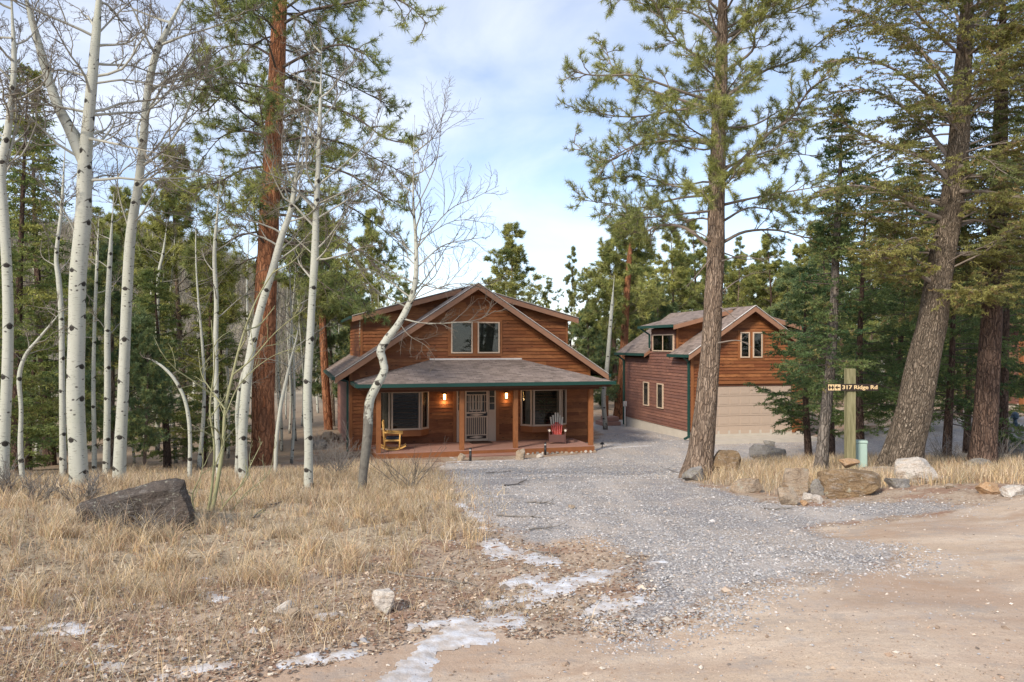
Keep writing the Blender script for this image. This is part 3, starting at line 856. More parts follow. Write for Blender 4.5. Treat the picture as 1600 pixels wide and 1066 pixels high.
# garage shed dormers
gds = (GR - .87) / (MX + .35)
for sg in (-1, 1):
    x = MX + sg * MX; e = MX + sg * (MX + .35)
    d = gm()
    po = [(MX, GR - .1), (x, groof(x) - .1), (x, .72), (MX, GR - .09)]
    lap_wall(d, po[::-1] if sg < 0 else po, lambda a, o, z: (a, 1.5 - o, z))
    dm = d.build('dormer', M['siding'], gar); d = gm()
    lap_wall(d, po[::-1] if sg < 0 else po, lambda a, o, z: (a, 4.2 + o, z))
    d.build('dormer_rear_wall', M['siding'], dm)
    rr = gm(); roof_plane(rr, [(e, 1.0, .87), (MX, 1.0, GR + .012), (MX, 4.85, GR + .012), (e, 4.85, .87)][::sg], (0, 1, 0)); rr.build('dormer_roof', M['shingle'], dm)
    ff = gm(); pts = [(MX + sg * .3, .965, GR - gds * .3 - .04), (e, .965, .82), (e, .965, .64), (MX + sg * .3, .965, GR - gds * .3 - .22)]
    ff.slab(pts[::-sg], (0, 1, 0), .033); ff.build('dormer_fascia', M['fascia'], dm)
    gg = gm(); gg.box(min(e, e + sg * .11), max(e, e + sg * .11), 1.0, 4.85, .74, .86); gg.build('dormer_gutter', M['green'], dm)
    ss = gm(); ss.poly([(e, 1.0, .68), (MX, 1.0, GR - .17), (MX, 1.5, GR - .17), (e, 1.5, .68)]); ss.poly([(e, 1.0, .68), (x, 1.0, .70), (x, 4.85, .70), (e, 4.85, .68)]); ss.build('dormer_soffit', M['soffit'], dm)
    cb = gm(); cb.box(min(x, x - sg * .1), max(x, x - sg * .1), 1.5 - .045, 1.5 - .024, groof(x), .7); cb.build('dormer_corner_board', M['trim'], dm)
g = gm(); g.bar((-.41, 4.6, .76), (-.09, 4.24, .45), .07, .07); g.bar((-.09, 4.24, .47), (-.09, 4.24, -.18), .07, .07); g.build('downspout', M['green'], gar)
window(gar, 1.62, 3.92, -.33, .455, GB, y=0, axis='x', mull=(2.77,), label='wide two-pane dormer window')
window(gar, 4.42, 5.06, -2.96, -1.81, GB, y=0, axis='x', label='slim window in the side wall, farther back')
window(gar, 2.76, 3.42, -2.96, -1.81, GB, y=0, axis='x', label='slim window in the side wall, nearer the corner')
window(gar, 2.26, 2.70, -.578, .523, GB, curtain=[(2.32, 2.64, -.52, .46)])
window(gar, 2.85, 3.30, -.578, .523, GB, curtain=[(2.91, 3.24, -.52, .46)])
t = gm(); t.box(2.16, 3.40, -.044, -.012, .523, .60); t.box(2.16, 3.40, -.044, -.012, -.66, -.578); t.box(2.16, 2.26, -.044, -.012, -.578, .523); t.box(2.70, 2.85, -.044, -.012, -.578, .523); t.box(3.30, 3.40, -.044, -.012, -.578, .523); t.build('window_trim', M['trim'], gar)
# sectional door : 5 rows, 8 raised panels each
gd = empty('garage_door', (0, 0, 0)); gd.parent = gar
dx0, dx1, dz0, dz1 = .78, GW - .78, -3.93, -1.80
for rI in range(5):
    q = gm(); za = dz0 + (dz1 - dz0) * rI / 5; zb_ = dz0 + (dz1 - dz0) * (rI + 1) / 5
    q.box(dx0, dx1, .03, .07, za + .006, zb_ - .006)
    for c in range(8):
        xa = dx0 + (dx1 - dx0) * c / 8; xb = dx0 + (dx1 - dx0) * (c + 1) / 8
        q.slab([(xa + .05, .03, za + .09), (xb - .05, .03, za + .09), (xb - .05, .03, zb_ - .09), (xa + .05, .03, zb_ - .09)], (0, -1, 0), .014)
    q.build('door_section', M['beige_door'] if 'beige_door' in M else M['beige'], gd)
q = gm(); q.box(dx0 - .01, dx1 + .01, .075, .09, -3.93, -1.7); q.box(dx0 - .01, dx1 + .01, .0, .03, -1.80, -1.70); q.build('door_header', M['soffit'], gd)
# apron
q = MB(); q.box(.2, GW - .2, -1.35, .0, -.2, .0); o = q.build('concrete_apron', M['concrete']); o.location = (7.582, 33.04, -3.955); o.rotation_euler.z = GY
tag(o, 'pale concrete apron in front of the garage door', 'apron', kind='structure')
# utility pipe, rear steps
gR = Matrix.Rotation(GY, 3, 'Z')
def GP(x, y, z):
    v = gR @ Vector((x, y, 0)); return Vector((7.582 + v.x, 33.04 + v.y, z))
p = GP(-.35, 6.75, 0); p.z = gz1(p.x, p.y)
e = empty('meter_post', p, GY, 'thin white utility post beside the garage side wall', 'utility post')
q = MB(); q.cyl((0, 0, -.1), (0, 0, 1.05), .035, .035, 10); q.build('pole', M['white'], e, smooth=True)
q = MB(); q.box(-.08, .08, -.06, .06, 1.05, 1.3); q.build('meter_box', M['white'], e, bevel=.01)
p = GP(-.75, 8.1, 0); p.z = gz1(p.x, p.y)
e = empty('wooden_steps', p, GY, 'brown wooden steps with a post behind the garage corner', 'steps')
for i, (a, b_, hh) in enumerate([(-.5, .5, .2), (-.2, .5, .42)]):
    q = MB(); q.box(a, b_, -.5 + i * .25, .6, hh - .2 if i else -.1, hh); q.build('tread', M['deck'], e)
q = MB(); q.box(.0, .12, .3, .42, .42, 1.5); q.build('post', M['post'], e)
# ------------------------------------------------------------------ ground
def wpoly(pts): return np.array([list(ray(px, py)[:2]) for px, py in pts])
def sdist(P, X, Y):
    """signed distance (inside > 0) to polygon P"""
    d = np.full(X.shape, 1e9); ins = np.zeros(X.shape, bool)
    n = len(P)
    for i in range(n):
        a, b = P[i], P[(i + 1) % n]
        ex, ey = b - a
        wx, wy = X - a[0], Y - a[1]
        t = np.clip((wx * ex + wy * ey) / (ex * ex + ey * ey + 1e-12), 0, 1)
        d = np.minimum(d, np.hypot(wx - t * ex, wy - t * ey))
        c = ((a[1] > Y) != (b[1] > Y)) & (X < (b[0] - a[0]) * (Y - a[1]) / (b[1] - a[1] + 1e-12) + a[0])
        ins ^= c
    return np.where(ins, d, -d)
gravel_px = [(690, 724), (700, 748), (718, 775), (742, 808), (790, 836), (838, 852), (900, 850), (960, 862), (1000, 868), (985, 888), (1002, 915), (1003, 940), (960, 962), (985, 985), (1060, 968), (1100, 950),
             (1150, 925), (1230, 906), (1310, 893), (1400, 880), (1395, 866), (1330, 848), (1260, 826), (1330, 812), (1420, 806), (1500, 795), (1440, 782), (1340, 786), (1250, 792), (1180, 780), (1120, 765), (1075, 752), (1120, 735), (1165, 716), (1200, 704), (1330, 700), (1480, 694), (1480, 684), (1250, 686)]
GP_ = wpoly(gravel_px)
GP_ = np.vstack([GP_, [[22, 31], [22, 27.5], [30, 26], [60, 30], [60, 40], [16, 36], [6.0, 31.5], [5.6, 50], [3.5, 50], [3.4, 33], [3.0, 29.3]]])
# the last ones replace the order : rebuild as union of two polygons
GA = wpoly(gravel_px[:35] + [(1240, 690), (1110, 690), (1070, 680), (975, 668), (930, 688), (932, 706), (880, 712), (800, 719)])
GBp = np.array([[4.2, 29.5], [4.0, 42], [6, 44], [7.2, 40], [7.6, 32.6], [14, 34.5], [40, 36], [40, 27.2], [20, 26.0], [12, 25.5], [9, 24.5], [6, 26]])
ROAD = wpoly([(330, 1066), (560, 1010), (700, 960), (820, 985), (960, 965), (985, 990), (1110, 952), (1230, 908), (1400, 880), (1395, 866), (1330, 848), (1260, 826), (1500, 795), (1600, 775)])
ROAD = np.vstack([ROAD, [[60, 16], [60, -8], [-8, -8], [-2.6, 2.9]]])
PATCH = wpoly([(850, 850), (880, 835), (940, 838), (985, 855), (960, 872), (900, 872)])
SOIL = wpoly([(0, 1066), (0, 1000), (250, 960), (420, 930), (560, 880), (700, 850), (790, 850), (900, 880), (960, 940), (700, 1066)])
MEADOW = wpoly([(-200, 890), (-200, 740), (100, 745), (400, 735), (560, 722), (640, 725), (695, 745), (712, 775), (728, 810), (700, 845), (600, 868), (400, 905), (200, 930)])
RGRASS = wpoly([(1100, 750), (1110, 738), (1180, 712), (1330, 704), (1480, 700), (1640, 700), (1640, 752), (1500, 757), (1400, 760), (1290, 764), (1200, 768)])
def gravel_f(X, Y): return np.maximum(sdist(GA, X, Y), sdist(GBp, X, Y))

def axis(lo, hi, c0, c1, fine, grow):
    a = list(np.arange(c0, c1, fine)); s = fine
    x = a[-1]
    while x < hi: s *= grow; x += s; a.append(x)
    s = fine; x = a[0]; b = []
    while x > lo: s *= grow; x -= s; b.append(x)
    return np.array(b[::-1] + a)
ax = axis(-420, 420, -9, 12, .085, 1.07)
ay = axis(-60, 420, 2.5, 17, .08, 1.035)
X, Y = np.meshgrid(ax, ay)
Z = gz(X, Y)
# micro relief on rough parts
RN = RNG.normal(size=X.shape)
near = (Y < 18) & (Y > 1)
gf = gravel_f(X, Y); rf = sdist(ROAD, X, Y)
Z = Z + near * RN * np.where(rf > 0, .0025, .006)
nx_, ny_ = len(ax), len(ay)
idx = np.arange(nx_ * ny_).reshape(ny_, nx_)
Q = np.stack([idx[:-1, :-1], idx[:-1, 1:], idx[1:, 1:], idx[1:, :-1]], -1).reshape(-1, 4)
k = NB('ground_mat', .95, .1)
pos = k.geo()
def fld(nm): return k.attr(nm)[2]
n_big = k.noise(pos, .9, 4); n_mid = k.noise(pos, 3.3, 5, .65); n_fine = k.noise(pos, 22, 5, .7); n_tiny = k.noise(pos, 90, 3, .7)
n_big2 = k.noise(pos, .45, 3); n_sq = k.noise(k.mapv(pos, (.35, 1.2, 1)), 1.6, 5, .6)
def mask(nm, amp=.9, off=0.0, soft=.10):
    v = k.math('ADD', fld(nm), k.math('MULTIPLY', k.math('SUBTRACT', n_mid, .5), amp * 1.6))
    v = k.math('ADD', v, k.math('MULTIPLY', k.math('SUBTRACT', n_big, .5), amp * 1.5))
    v = k.math('ADD', v, k.math('MULTIPLY', k.math('SUBTRACT', n_fine, .5), amp * .9))
    r = k.n('MapRange', {0: v, 1: off - soft, 2: off + soft})
    return r.outputs[0]
# dry soil with litter
soil = k.mix(k.ramp(n_mid, [(.35, 0), (.65, 1)]), (.30, .205, .145), (.48, .375, .285))
soil = k.mix(k.ramp(n_fine, [(.42, 0), (.66, .75)]), soil, (.50, .42, .32))
soil = k.mix(k.ramp(n_fine, [(.33, .8), (.45, 0)]), soil, (.11, .08, .06))
soil = k.mix(k.ramp(k.noise(pos, 1.7, 5, .65), [(.50, 0), (.60, .75)]), soil, (.29, .165, .11))
floor_ = k.mix(k.ramp(n_mid, [(.35, 0), (.65, 1)]), (.36, .285, .195), (.54, .44, .31))
floor_ = k.mix(k.ramp(n_fine, [(.35, .7), (.5, 0)]), floor_, (.13, .10, .07))
c = k.mix(mask('meadow', .8), soil, floor_)
# road
road = k.mix(k.ramp(n_sq, [(.35, 0), (.68, 1)]), (.53, .405, .295), (.70, .57, .44))
road = k.mix(k.ramp(n_big2, [(.5, 0), (.66, .65)]), road, (.42, .29, .21))
road = k.mix(k.ramp(n_fine, [(.56, 0), (.75, .5)]), road, (.66, .57, .48))
road = k.mix(k.ramp(n_tiny, [(.34, .7), (.46, 0)]), road, (.30, .23, .18))
road = k.mix(k.ramp(k.noise(pos, 14, 6, .8), [(.52, 0), (.62, .5)]), road, (.40, .32, .26))
road = k.mix(k.ramp(k.noise(pos, 2.4, 6, .7), [(.56, 0), (.7, .5)]), road, (.46, .42, .39))
ruts = k.noise(k.n('Mapping', {'Vector': pos, 'Rotation': (0, 0, -.22), 'Scale': (.22, 1.1, 1)}).outputs[0], 1.5, 7, .68, .5)
road = k.mix(k.ramp(ruts, [(.38, .38), (.52, 0)]), road, (.36, .24, .17))
road = k.mix(k.ramp(ruts, [(.56, 0), (.68, .5)]), road, (.74, .62, .50))
road = k.mix(k.ramp(k.noise(pos, 1.1, 6, .75), [(.55, 0), (.66, .6)]), road, (.47, .40, .345))
road = k.mix(k.ramp(k.noise(pos, 130, 2, .6), [(.60, 0), (.72, .6)]), road, (.28, .22, .18))
road = k.mix(k.ramp(k.noise(pos, .85, 7, .72, .4), [(.52, 0), (.62, .65)]), road, (.42, .285, .195))
road = k.mix(k.ramp(k.noise(pos, 1.9, 7, .75, .4), [(.54, 0), (.60, .5)]), road, (.36, .31, .27))
c = k.mix(mask('road', .6), c, road)
# gravel
vo = k.n('TexVoronoi', {'Vector': pos, 'Scale': 42.0})
vr = k.n('SeparateColor', {'Color': vo.outputs[1]}).outputs
st = k.ramp(vr[0], [(0, (.25, .24, .24)), (.35, (.37, .355, .35)), (.6, (.47, .455, .44)), (.8, (.44, .37, .32)), (1, (.58, .555, .53))])
st = k.mix(k.ramp(vo.outputs[0], [(.35, 0), (.66, .7)]), st, (.17, .155, .15))
far = k.math('MULTIPLY', k.ramp(k.math('DIVIDE', k.n('SeparateXYZ', {'Vector': pos}).outputs[1], 40.0), [(.3, 0), (.6, .75)]), 1.0)
st = k.mix(far, st, k.mix(k.ramp(k.noise(pos, 11, 5, .8), [(.38, 0), (.62, 1)]), (.29, .27, .26), (.52, .49, .475)))
st = k.mix(k.ramp(n_big, [(.46, 0), (.62, .6)]), st, (.50, .42, .35))
lane = k.noise(k.n('Mapping', {'Vector': pos, 'Rotation': (0, 0, .35), 'Scale': (1.1, .10, 1)}).outputs[0], 1.0, 4, .6)
st = k.mix(k.ramp(lane, [(.50, 0), (.62, .5)]), st, (.56, .50, .45))
st = k.mix(k.ramp(lane, [(.36, .45), (.47, 0)]), st, (.33, .30, .30))
st = k.mix(k.ramp(k.noise(pos, 6, 6, .75), [(.56, 0), (.68, .55)]), st, (.36, .29, .23))
c = k.mix(mask('gravel', .55), c, st)
patch = k.mix(n_fine, (.40, .27, .18), (.60, .47, .35))
c = k.mix(mask('patch', .5, .05, .12), c, patch)
# needle litter under the trees at the right, grey shade-less duff
c = k.mix(k.math('MULTIPLY', mask('forest', .8), .8), c, k.mix(n_fine, (.17, .125, .085), (.36, .275, .19)))
# distant hillside
hc = k.mix(k.ramp(k.noise(pos, .25, 6, .7), [(.35, 0), (.6, 1)]), (.22, .185, .14), (.42, .36, .27))
hc = k.mix(k.ramp(k.noise(pos, .09, 5, .7), [(.48, 0), (.6, .8)]), hc, (.17, .15, .125))
c = k.mix(k.ramp(k.math('DIVIDE', k.n('SeparateXYZ', {'Vector': pos}).outputs[1], 100.0), [(.5, 0), (.62, 1)]), c, hc)
k.col(c)
gm_ = mask('gravel', .55)
hh = k.math('ADD', k.math('MULTIPLY', n_fine, .8), k.math('MULTIPLY', k.math('SUBTRACT', 1.0, vo.outputs[0]), k.math('MULTIPLY', gm_, 1.0)))
hh = k.math('ADD', hh, k.math('MULTIPLY', n_tiny, .3))
k.bump(hh, .55, .02)
M['ground'] = k.m
V = np.stack([X.ravel(), Y.ravel(), Z.ravel()], 1)
g = np_mesh('ground', V, [Q], M['ground'], smooth=True)
tag(g, 'sloping ground with gravel drive and sandy road', 'ground', kind='structure')
FOREST1 = np.array([[7.5, 22], [9, 18.5], [40, 18.5], [60, 24], [60, 27], [20, 26], [12, 25.5]])
FOREST2 = np.array([[-60, 17], [-8, 17], [-7.5, 30], [-9, 60], [-60, 60]])
def setf(nm, v):
    a = g.data.attributes.new(nm, 'FLOAT', 'POINT'); a.data.foreach_set('value', np.clip(v, -3, 3).ravel().astype(np.float32))
setf('gravel', gf); setf('road', rf); setf('meadow', np.maximum(sdist(MEADOW, X, Y), sdist(RGRASS, X, Y)))
setf('patch', sdist(PATCH, X, Y)); setf('forest', np.maximum(sdist(FOREST1, X, Y), sdist(FOREST2, X, Y)))

# ------------------------------------------------------------------ snow and ice
def stroke(pts):  # (px,py,half width in px)
    return [(ray(a, b), w * ray(a, b).y / F) for a, b, w in pts]
SN = [
 [(600, 1075, 12), (640, 1052, 18), (668, 1020, 17), (700, 998, 16), (745, 985, 15)],
 [(640, 985, 7), (700, 972, 10), (760, 972, 14), (815, 966, 10)],
 [(770, 945, 7), (830, 938, 16), (880, 922, 18), (915, 902, 16), (960, 893, 8), (980, 886, 4)],
 [(765, 850, 10), (800, 868, 12), (850, 875, 11), (875, 882, 7)],
 [(790, 915, 7), (830, 908, 9), (850, 900, 6)],
 [(920, 955, 6), (960, 948, 9), (990, 940, 9)],
 [(520, 1030, 6), (550, 1022, 10)], [(440, 1040, 5), (490, 1030, 7)], [(250, 1060, 8), (300, 1050, 12), (370, 1040, 9)],
 [(150, 1010, 7), (190, 1016, 8)], [(145, 1040, 12), (185, 1046, 9)], [(70, 985, 8), (130, 985, 6)], [(470, 838, 6), (500, 842, 6)], [(320, 930, 5), (350, 938, 6)],
 [(722, 790, 4), (740, 805, 5), (752, 815, 4)], [(715, 748, 4), (726, 747, 4)], [(755, 826, 5), (775, 830, 4)],
 [(700, 722, 3), (745, 721, 3), (800, 719, 3)], [(930, 702, 3), (965, 699, 3), (1010, 697, 2)], [(950, 695, 3), (970, 694, 3)],
 [(540, 960, 4), (500, 963, 5)], [(330, 905, 5), (300, 900, 3)], [(1020, 880, 4), (1040, 878, 4)], [(0, 985, 6), (30, 983, 5)], [(700, 712, 2), (712, 718, 3)]]
S = [stroke(s) for s in SN]
VV = []; QQ = []; off = 0
k = NB('snow_mat', .35, .5)
pos = k.geo(); nn = k.noise(pos, 8, 5, .6); n3 = k.noise(pos, 60, 3)
k.col(k.mix(k.ramp(nn, [(.42, 0), (.66, 1)]), k.mix(n3, (.42, .35, .29), (.58, .52, .47)), (.70, .71, .74)))
k.bump(k.math('ADD', nn, k.math('MULTIPLY', n3, .3)), .6, .02)
k.b.inputs['Roughness'].default_value = .45
M['snow'] = k.m
for st_ in S:
    xs = [p.x for p, w in st_]; ys = [p.y for p, w in st_]; mw = max(w for p, w in st_) * 2.6 + .2
    step = .018 if min(ys) < 9 else (.03 if min(ys) < 16 else .06)
    gx = np.arange(min(xs) - mw, max(xs) + mw, step); gy = np.arange(min(ys) - mw * 2.5, max(ys) + mw * 2.5, step * 1.3)
    XX, YY = np.meshgrid(gx, gy)
    fv = np.full(XX.shape, -9.0)
    for (p, w1), (q, w2) in zip(st_[:-1], st_[1:]):
        dx, dy = q.x - p.x, q.y - p.y
        # foreshortened strokes : widths in depth are longer
        t = np.clip(((XX - p.x) * dx + (YY - p.y) * dy) / (dx * dx + dy * dy), 0, 1)
        ww = (w1 + (w2 - w1) * t) * (1.35 if min(xs) > -1.9 else .9)
        dd = np.hypot((XX - p.x - t * dx), (YY - p.y - t * dy) / 2.0)
        fv = np.maximum(fv, 1 - dd / ww)
    nz = fbm(XX * 4.5, YY * 2.6, 5, 3.0) * 2.6 + fbm(XX * 17, YY * 11, 3, 9.0) * .8
    fv = fv * .8 + nz * .95 + fbm(XX * 40, YY * 28, 2, 4.0) * .9 - .12
    zz = gz(XX, YY) + np.clip(fv, -.3, .5) * .012 + .004 + fbm(XX * 9, YY * 9, 3, 2.) * .02 * (fv > 0)
    ii = np.arange(XX.size).reshape(XX.shape)
    q_ = np.stack([ii[:-1, :-1], ii[:-1, 1:], ii[1:, 1:], ii[1:, :-1]], -1)
    keep = (np.maximum.reduce([fv[:-1, :-1], fv[:-1, 1:], fv[1:, 1:], fv[1:, :-1]]) > -.12)
    q_ = q_[keep].reshape(-1, 4)
    VV.append(np.stack([XX.ravel(), YY.ravel(), zz.ravel()], 1)); QQ.append(q_ + off); off += XX.size
o = np_mesh('snow_patches', np.vstack(VV), [np.vstack(QQ)], M['snow'], smooth=True)
tag(o, 'melting streaks of old snow and ice on the ground', 'snow', kind='stuff')

# ------------------------------------------------------------------ loose gravel stones
def scatter_world(n, px0, px1, d0, d1, pw=1.0):
    u = RNG.random(n)
    d = (d0 ** (1 - pw) + u * (d1 ** (1 - pw) - d0 ** (1 - pw))) ** (1 / (1 - pw)) if pw != 1 else d0 * (d1 / d0) ** u
    px = RNG.uniform(px0, px1, n)
    return (px - CX) / F * d, d
def stones(name, x, y, s, pal, mat, sink=.15, label=None, cat=None):
    n = len(x); z = gz(x, y)
    base_ = np.array([[1, 0, 0], [0, 1, 0], [-1, 0, 0], [0, -1, 0], [0, 0, 1.0], [0, 0, -.6]])
    f_ = np.array([[0, 1, 4], [1, 2, 4], [2, 3, 4], [3, 0, 4], [1, 0, 5], [2, 1, 5], [3, 2, 5], [0, 3, 5]])
    Vs = np.repeat(base_[None], n, 0) * (1 + RNG.uniform(-.35, .35, (n, 6, 3))) + RNG.uniform(-.3, .3, (n, 6, 3))
    Vs[..., 2] *= .65
    a = RNG.uniform(0, 2 * pi, n); ca, sa = np.cos(a)[:, None], np.sin(a)[:, None]
    vx = Vs[..., 0] * ca - Vs[..., 1] * sa; vy = Vs[..., 0] * sa + Vs[..., 1] * ca
    Vs = np.stack([vx, vy, Vs[..., 2]], -1) * s[:, None, None]
    Vs += np.stack([x, y, z + s * sink], 1)[:, None, :]
    Fs = (f_[None] + (np.arange(n) * 6)[:, None, None]).reshape(-1, 3)
    pal = np.array(pal); pc = pal[RNG.integers(0, len(pal), n)] * RNG.uniform(.75, 1.2, (n, 1))
    o = np_mesh(name, Vs.reshape(-1, 3), [Fs], mat, colv=np.repeat(pc, 6, 0))
    return tag(o, label, cat, kind='stuff')
x, y = scatter_world(105000, 640, 1620, 3.6, 19, 1.6)
gfv = gravel_f(x, y) + 1.3 * fbm(x * 1.3, y * 1.3, 4, 5.0)
kp = gfv > RNG.normal(0, .28, len(x)); x, y = x[kp], y[kp]
s = np.exp(RNG.normal(math.log(.0082), .38, len(x))) * (1 + np.clip(y - 8, 0, 20) * .035)
stones('driveway_gravel', x, y, s, [(.27, .26, .26), (.36, .35, .345), (.43, .415, .405), (.48, .465, .45), (.56, .53, .51), (.33, .315, .305), (.46, .385, .32), (.39, .375, .375), (.31, .305, .32), (.42, .37, .335)], M['stone'], label='loose blue-grey crushed gravel on the drive', cat='gravel')
x, y = scatter_world(52000, 640, 1560, 17, 36, 0.0)
kp = gravel_f(x, y) + 1.6 * fbm(x * .8, y * .8, 4, 5.0) > RNG.normal(.15, .25, len(x)); x, y = x[kp], y[kp]
hx_ = (x + 1.432) * cos(HYAW) + (y - 31.2) * sin(HYAW); hy_ = -(x + 1.432) * sin(HYAW) + (y - 31.2) * cos(HYAW)
gx2 = (x - 7.582) * cos(GY) + (y - 33.04) * sin(GY); gy2 = -(x - 7.582) * sin(GY) + (y - 33.04) * cos(GY)
kp = ~((hx_ > -5.1) & (hx_ < 5.0) & (hy_ > -2.9)) & ~((gx2 > -.2) & (gx2 < 5.7) & (gy2 > -1.4)); x, y = x[kp], y[kp]
stones('drive_gravel_far', x, y, np.exp(RNG.normal(math.log(.015), .35, len(x))), [(.32, .31, .305), (.43, .415, .405), (.46, .44, .43), (.40, .385, .375), (.58, .55, .53), (.24, .225, .22), (.55, .46, .38), (.40, .34, .28)], M['stone'], label='grey crushed gravel on the upper drive by the buildings', cat='gravel')
x, y = scatter_world(30000, -50, 1650, 3.3, 14, 1.9)
kp = (gravel_f(x, y) < .1) & ((sdist(MEADOW, x, y) < .3)) & ((sdist(ROAD, x, y) < .0) | (RNG.random(len(x)) < .42))
x, y = x[kp], y[kp]; s = np.exp(RNG.normal(math.log(.0065), .55, len(x))) * np.where(sdist(ROAD, x, y) > 0, .62, 1.1)
stones('scattered_pebbles', x, y, np.clip(s, .003, .035), [(.42, .31, .22), (.55, .44, .34), (.30, .22, .16), (.62, .55, .46), (.36, .35, .35), (.40, .28, .20), (.22, .18, .15)], M['stone'], label='tan and brown pebbles strewn over the sandy soil', cat='pebbles')

# ------------------------------------------------------------------ dry grass, straw and litter
def blades(name, x, y, h, w, bend, pal, label, cat, seg=3, lie=0.0):
    n = len(x); z = gz(x, y)
    az = RNG.uniform(0, 2 * pi, n); laz = RNG.uniform(0, 2 * pi, n)
    t = np.linspace(0, 1, seg + 1)
    P_ = []
    for ti in t:
        out = h * (bend * ti ** 1.7 + lie * ti); up = h * np.maximum(.0, (ti - .45 * bend * ti ** 2) * (1 - lie))
        cx = x + np.cos(laz) * out; cy = y + np.sin(laz) * out; cz = z - .01 + up + .004
        ww = w * (1 - .85 * ti)
        P_.append(np.stack([cx - np.cos(az) * ww, cy - np.sin(az) * ww, cz], 1)); P_.append(np.stack([cx + np.cos(az) * ww, cy + np.sin(az) * ww, cz], 1))
    Vs = np.stack(P_, 1)
    fs = [[2 * i, 2 * i + 1, 2 * i + 3, 2 * i + 2] for i in range(seg)]
    Fs = (np.array(fs)[None] + (np.arange(n) * (2 * seg + 2))[:, None, None]).reshape(-1, 4)
    pal = np.array(pal); pc = pal[RNG.integers(0, len(pal), n)] * RNG.uniform(.7, 1.3, (n, 1)) * (1 + .5 * fbm(x * 1.4, y * 1.4, 3, 8.))[:, None]
    o = np_mesh(name, Vs.reshape(-1, 3), [Fs], M['grass'], colv=np.repeat(pc, 2 * seg + 2, 0))
    return tag(o, label, cat, kind='stuff')
straw = [(.62, .46, .25), (.72, .56, .34), (.66, .53, .36), (.50, .37, .23), (.60, .43, .28), (.42, .31, .21), (.70, .60, .45), (.38, .33, .20), (.34, .22, .15)]
def clumpy(x, y, sc=2.0): return np.clip(.5 + 1.7 * fbm(x * sc * .6, y * sc * .6, 3, sc), 0, 1)
x, y = scatter_world(150000, -120, 800, 6.0, 27, 1.15)
md = sdist(MEADOW, x, y)
kp = (md > RNG.normal(0, .35, len(x))) & (RNG.random(len(x)) < (.10 + .9 * clumpy(x, y)) * np.interp(y, [6.5, 8.5, 11, 13], [.07, .18, .6, 1])); x, y = x[kp], y[kp]
hgt = RNG.uniform(.08, .27, len(x)) * np.where(y < 10, .7, 1.05) * (.6 + .7 * clumpy(x, y, 1.1))
tx, ty = scatter_world(760, -120, 780, 5.0, 20, .8)
kp = (sdist(MEADOW, tx, ty) > -.6) & (sdist(ROAD, tx, ty) < -.2) & (gravel_f(tx, ty) < -.2); tx, ty = tx[kp], ty[kp]
nt = RNG.integers(14, 60, len(tx)); ii = np.repeat(np.arange(len(tx)), nt)
rad_ = np.abs(RNG.normal(0, .045, len(ii))) + .01; an_ = RNG.uniform(0, 2 * pi, len(ii))
gx_, gy_ = tx[ii] + rad_ * np.cos(an_), ty[ii] + rad_ * np.sin(an_)
th_ = RNG.uniform(.12, .34, len(tx))[ii] * RNG.uniform(.6, 1.1, len(ii))
blades('grass_tufts', gx_, gy_, th_, RNG.uniform(.0018, .0035, len(ii)) * (1 + gy_ * .04), RNG.uniform(.2, 1.1, len(ii)), straw, 'separate tall tufts of bleached bunch grass', 'grass', seg=4)
blades('meadow_grass', x, y, hgt, RNG.uniform(.0022, .0045, len(x)) * (1 + y * .03), RNG.uniform(.1, .9, len(x)), straw, 'dry golden grass of the meadow under the aspens', 'grass')
x, y = scatter_world(42000, -120, 1000, 3.0, 12, 1.5)
md = sdist(MEADOW, x, y); so_ = sdist(SOIL, x, y)
kp = (md < .6) & (sdist(ROAD, x, y) < 0) & (gravel_f(x, y) < -.1) & (RNG.random(len(x)) < .06 + .75 * clumpy(x, y, 2.6) ** 1.6) & (RNG.random(len(x)) < np.clip((-x + 1.2) / 2.2, .12, 1)); x, y = x[kp], y[kp]
blades('sparse_grass', x, y, RNG.uniform(.06, .26, len(x)), RNG.uniform(.0012, .0026, len(x)), RNG.uniform(.3, 1.2, len(x)), straw, 'thin dry grass on the stony bank in the left foreground', 'grass')
x, y = scatter_world(60000, -120, 900, 2.9, 16, 1.5)
kp = (sdist(ROAD, x, y) < -.05) & (gravel_f(x, y) < -.15) & (RNG.random(len(x)) < np.clip((-x + 1.6) / 2.0, .10, 1)); x, y = x[kp], y[kp]
blades('straw_litter', x, y, RNG.uniform(.04, .20, len(x)), RNG.uniform(.0012, .003, len(x)), RNG.uniform(0, .25, len(x)), [(.62, .50, .32), (.50, .38, .24), (.42, .31, .21), (.72, .62, .48), (.33, .24, .17), (.55, .42, .30)], 'flattened straw, leaves and twigs lying on the soil', 'litter', seg=2, lie=.93)
x, y = scatter_world(42000, 1090, 1660, 12.0, 24, 1.0)
kp = (sdist(RGRASS, x, y) > RNG.normal(0, .3, len(x))) & (RNG.random(len(x)) < .3 + .7 * clumpy(x, y, 1.7)); x, y = x[kp], y[kp]
blades('roadside_grass', x, y, RNG.uniform(.12, .34, len(x)), RNG.uniform(.004, .007, len(x)), RNG.uniform(.1, .7, len(x)), straw, 'pale dry grass between the roadside rocks and the firs', 'grass')
# tall single stalks near the camera
x, y = scatter_world(1100, -60, 560, 3.4, 9, 1.2); kp = sdist(ROAD, x, y) < -.2; x, y = x[kp], y[kp]
blades('tall_stalks', x, y, RNG.uniform(.25, .55, len(x)), RNG.uniform(.0014, .0024, len(x)), RNG.uniform(.2, .8, len(x)), straw, 'long bleached grass stalks in the left foreground', 'grass', seg=5)
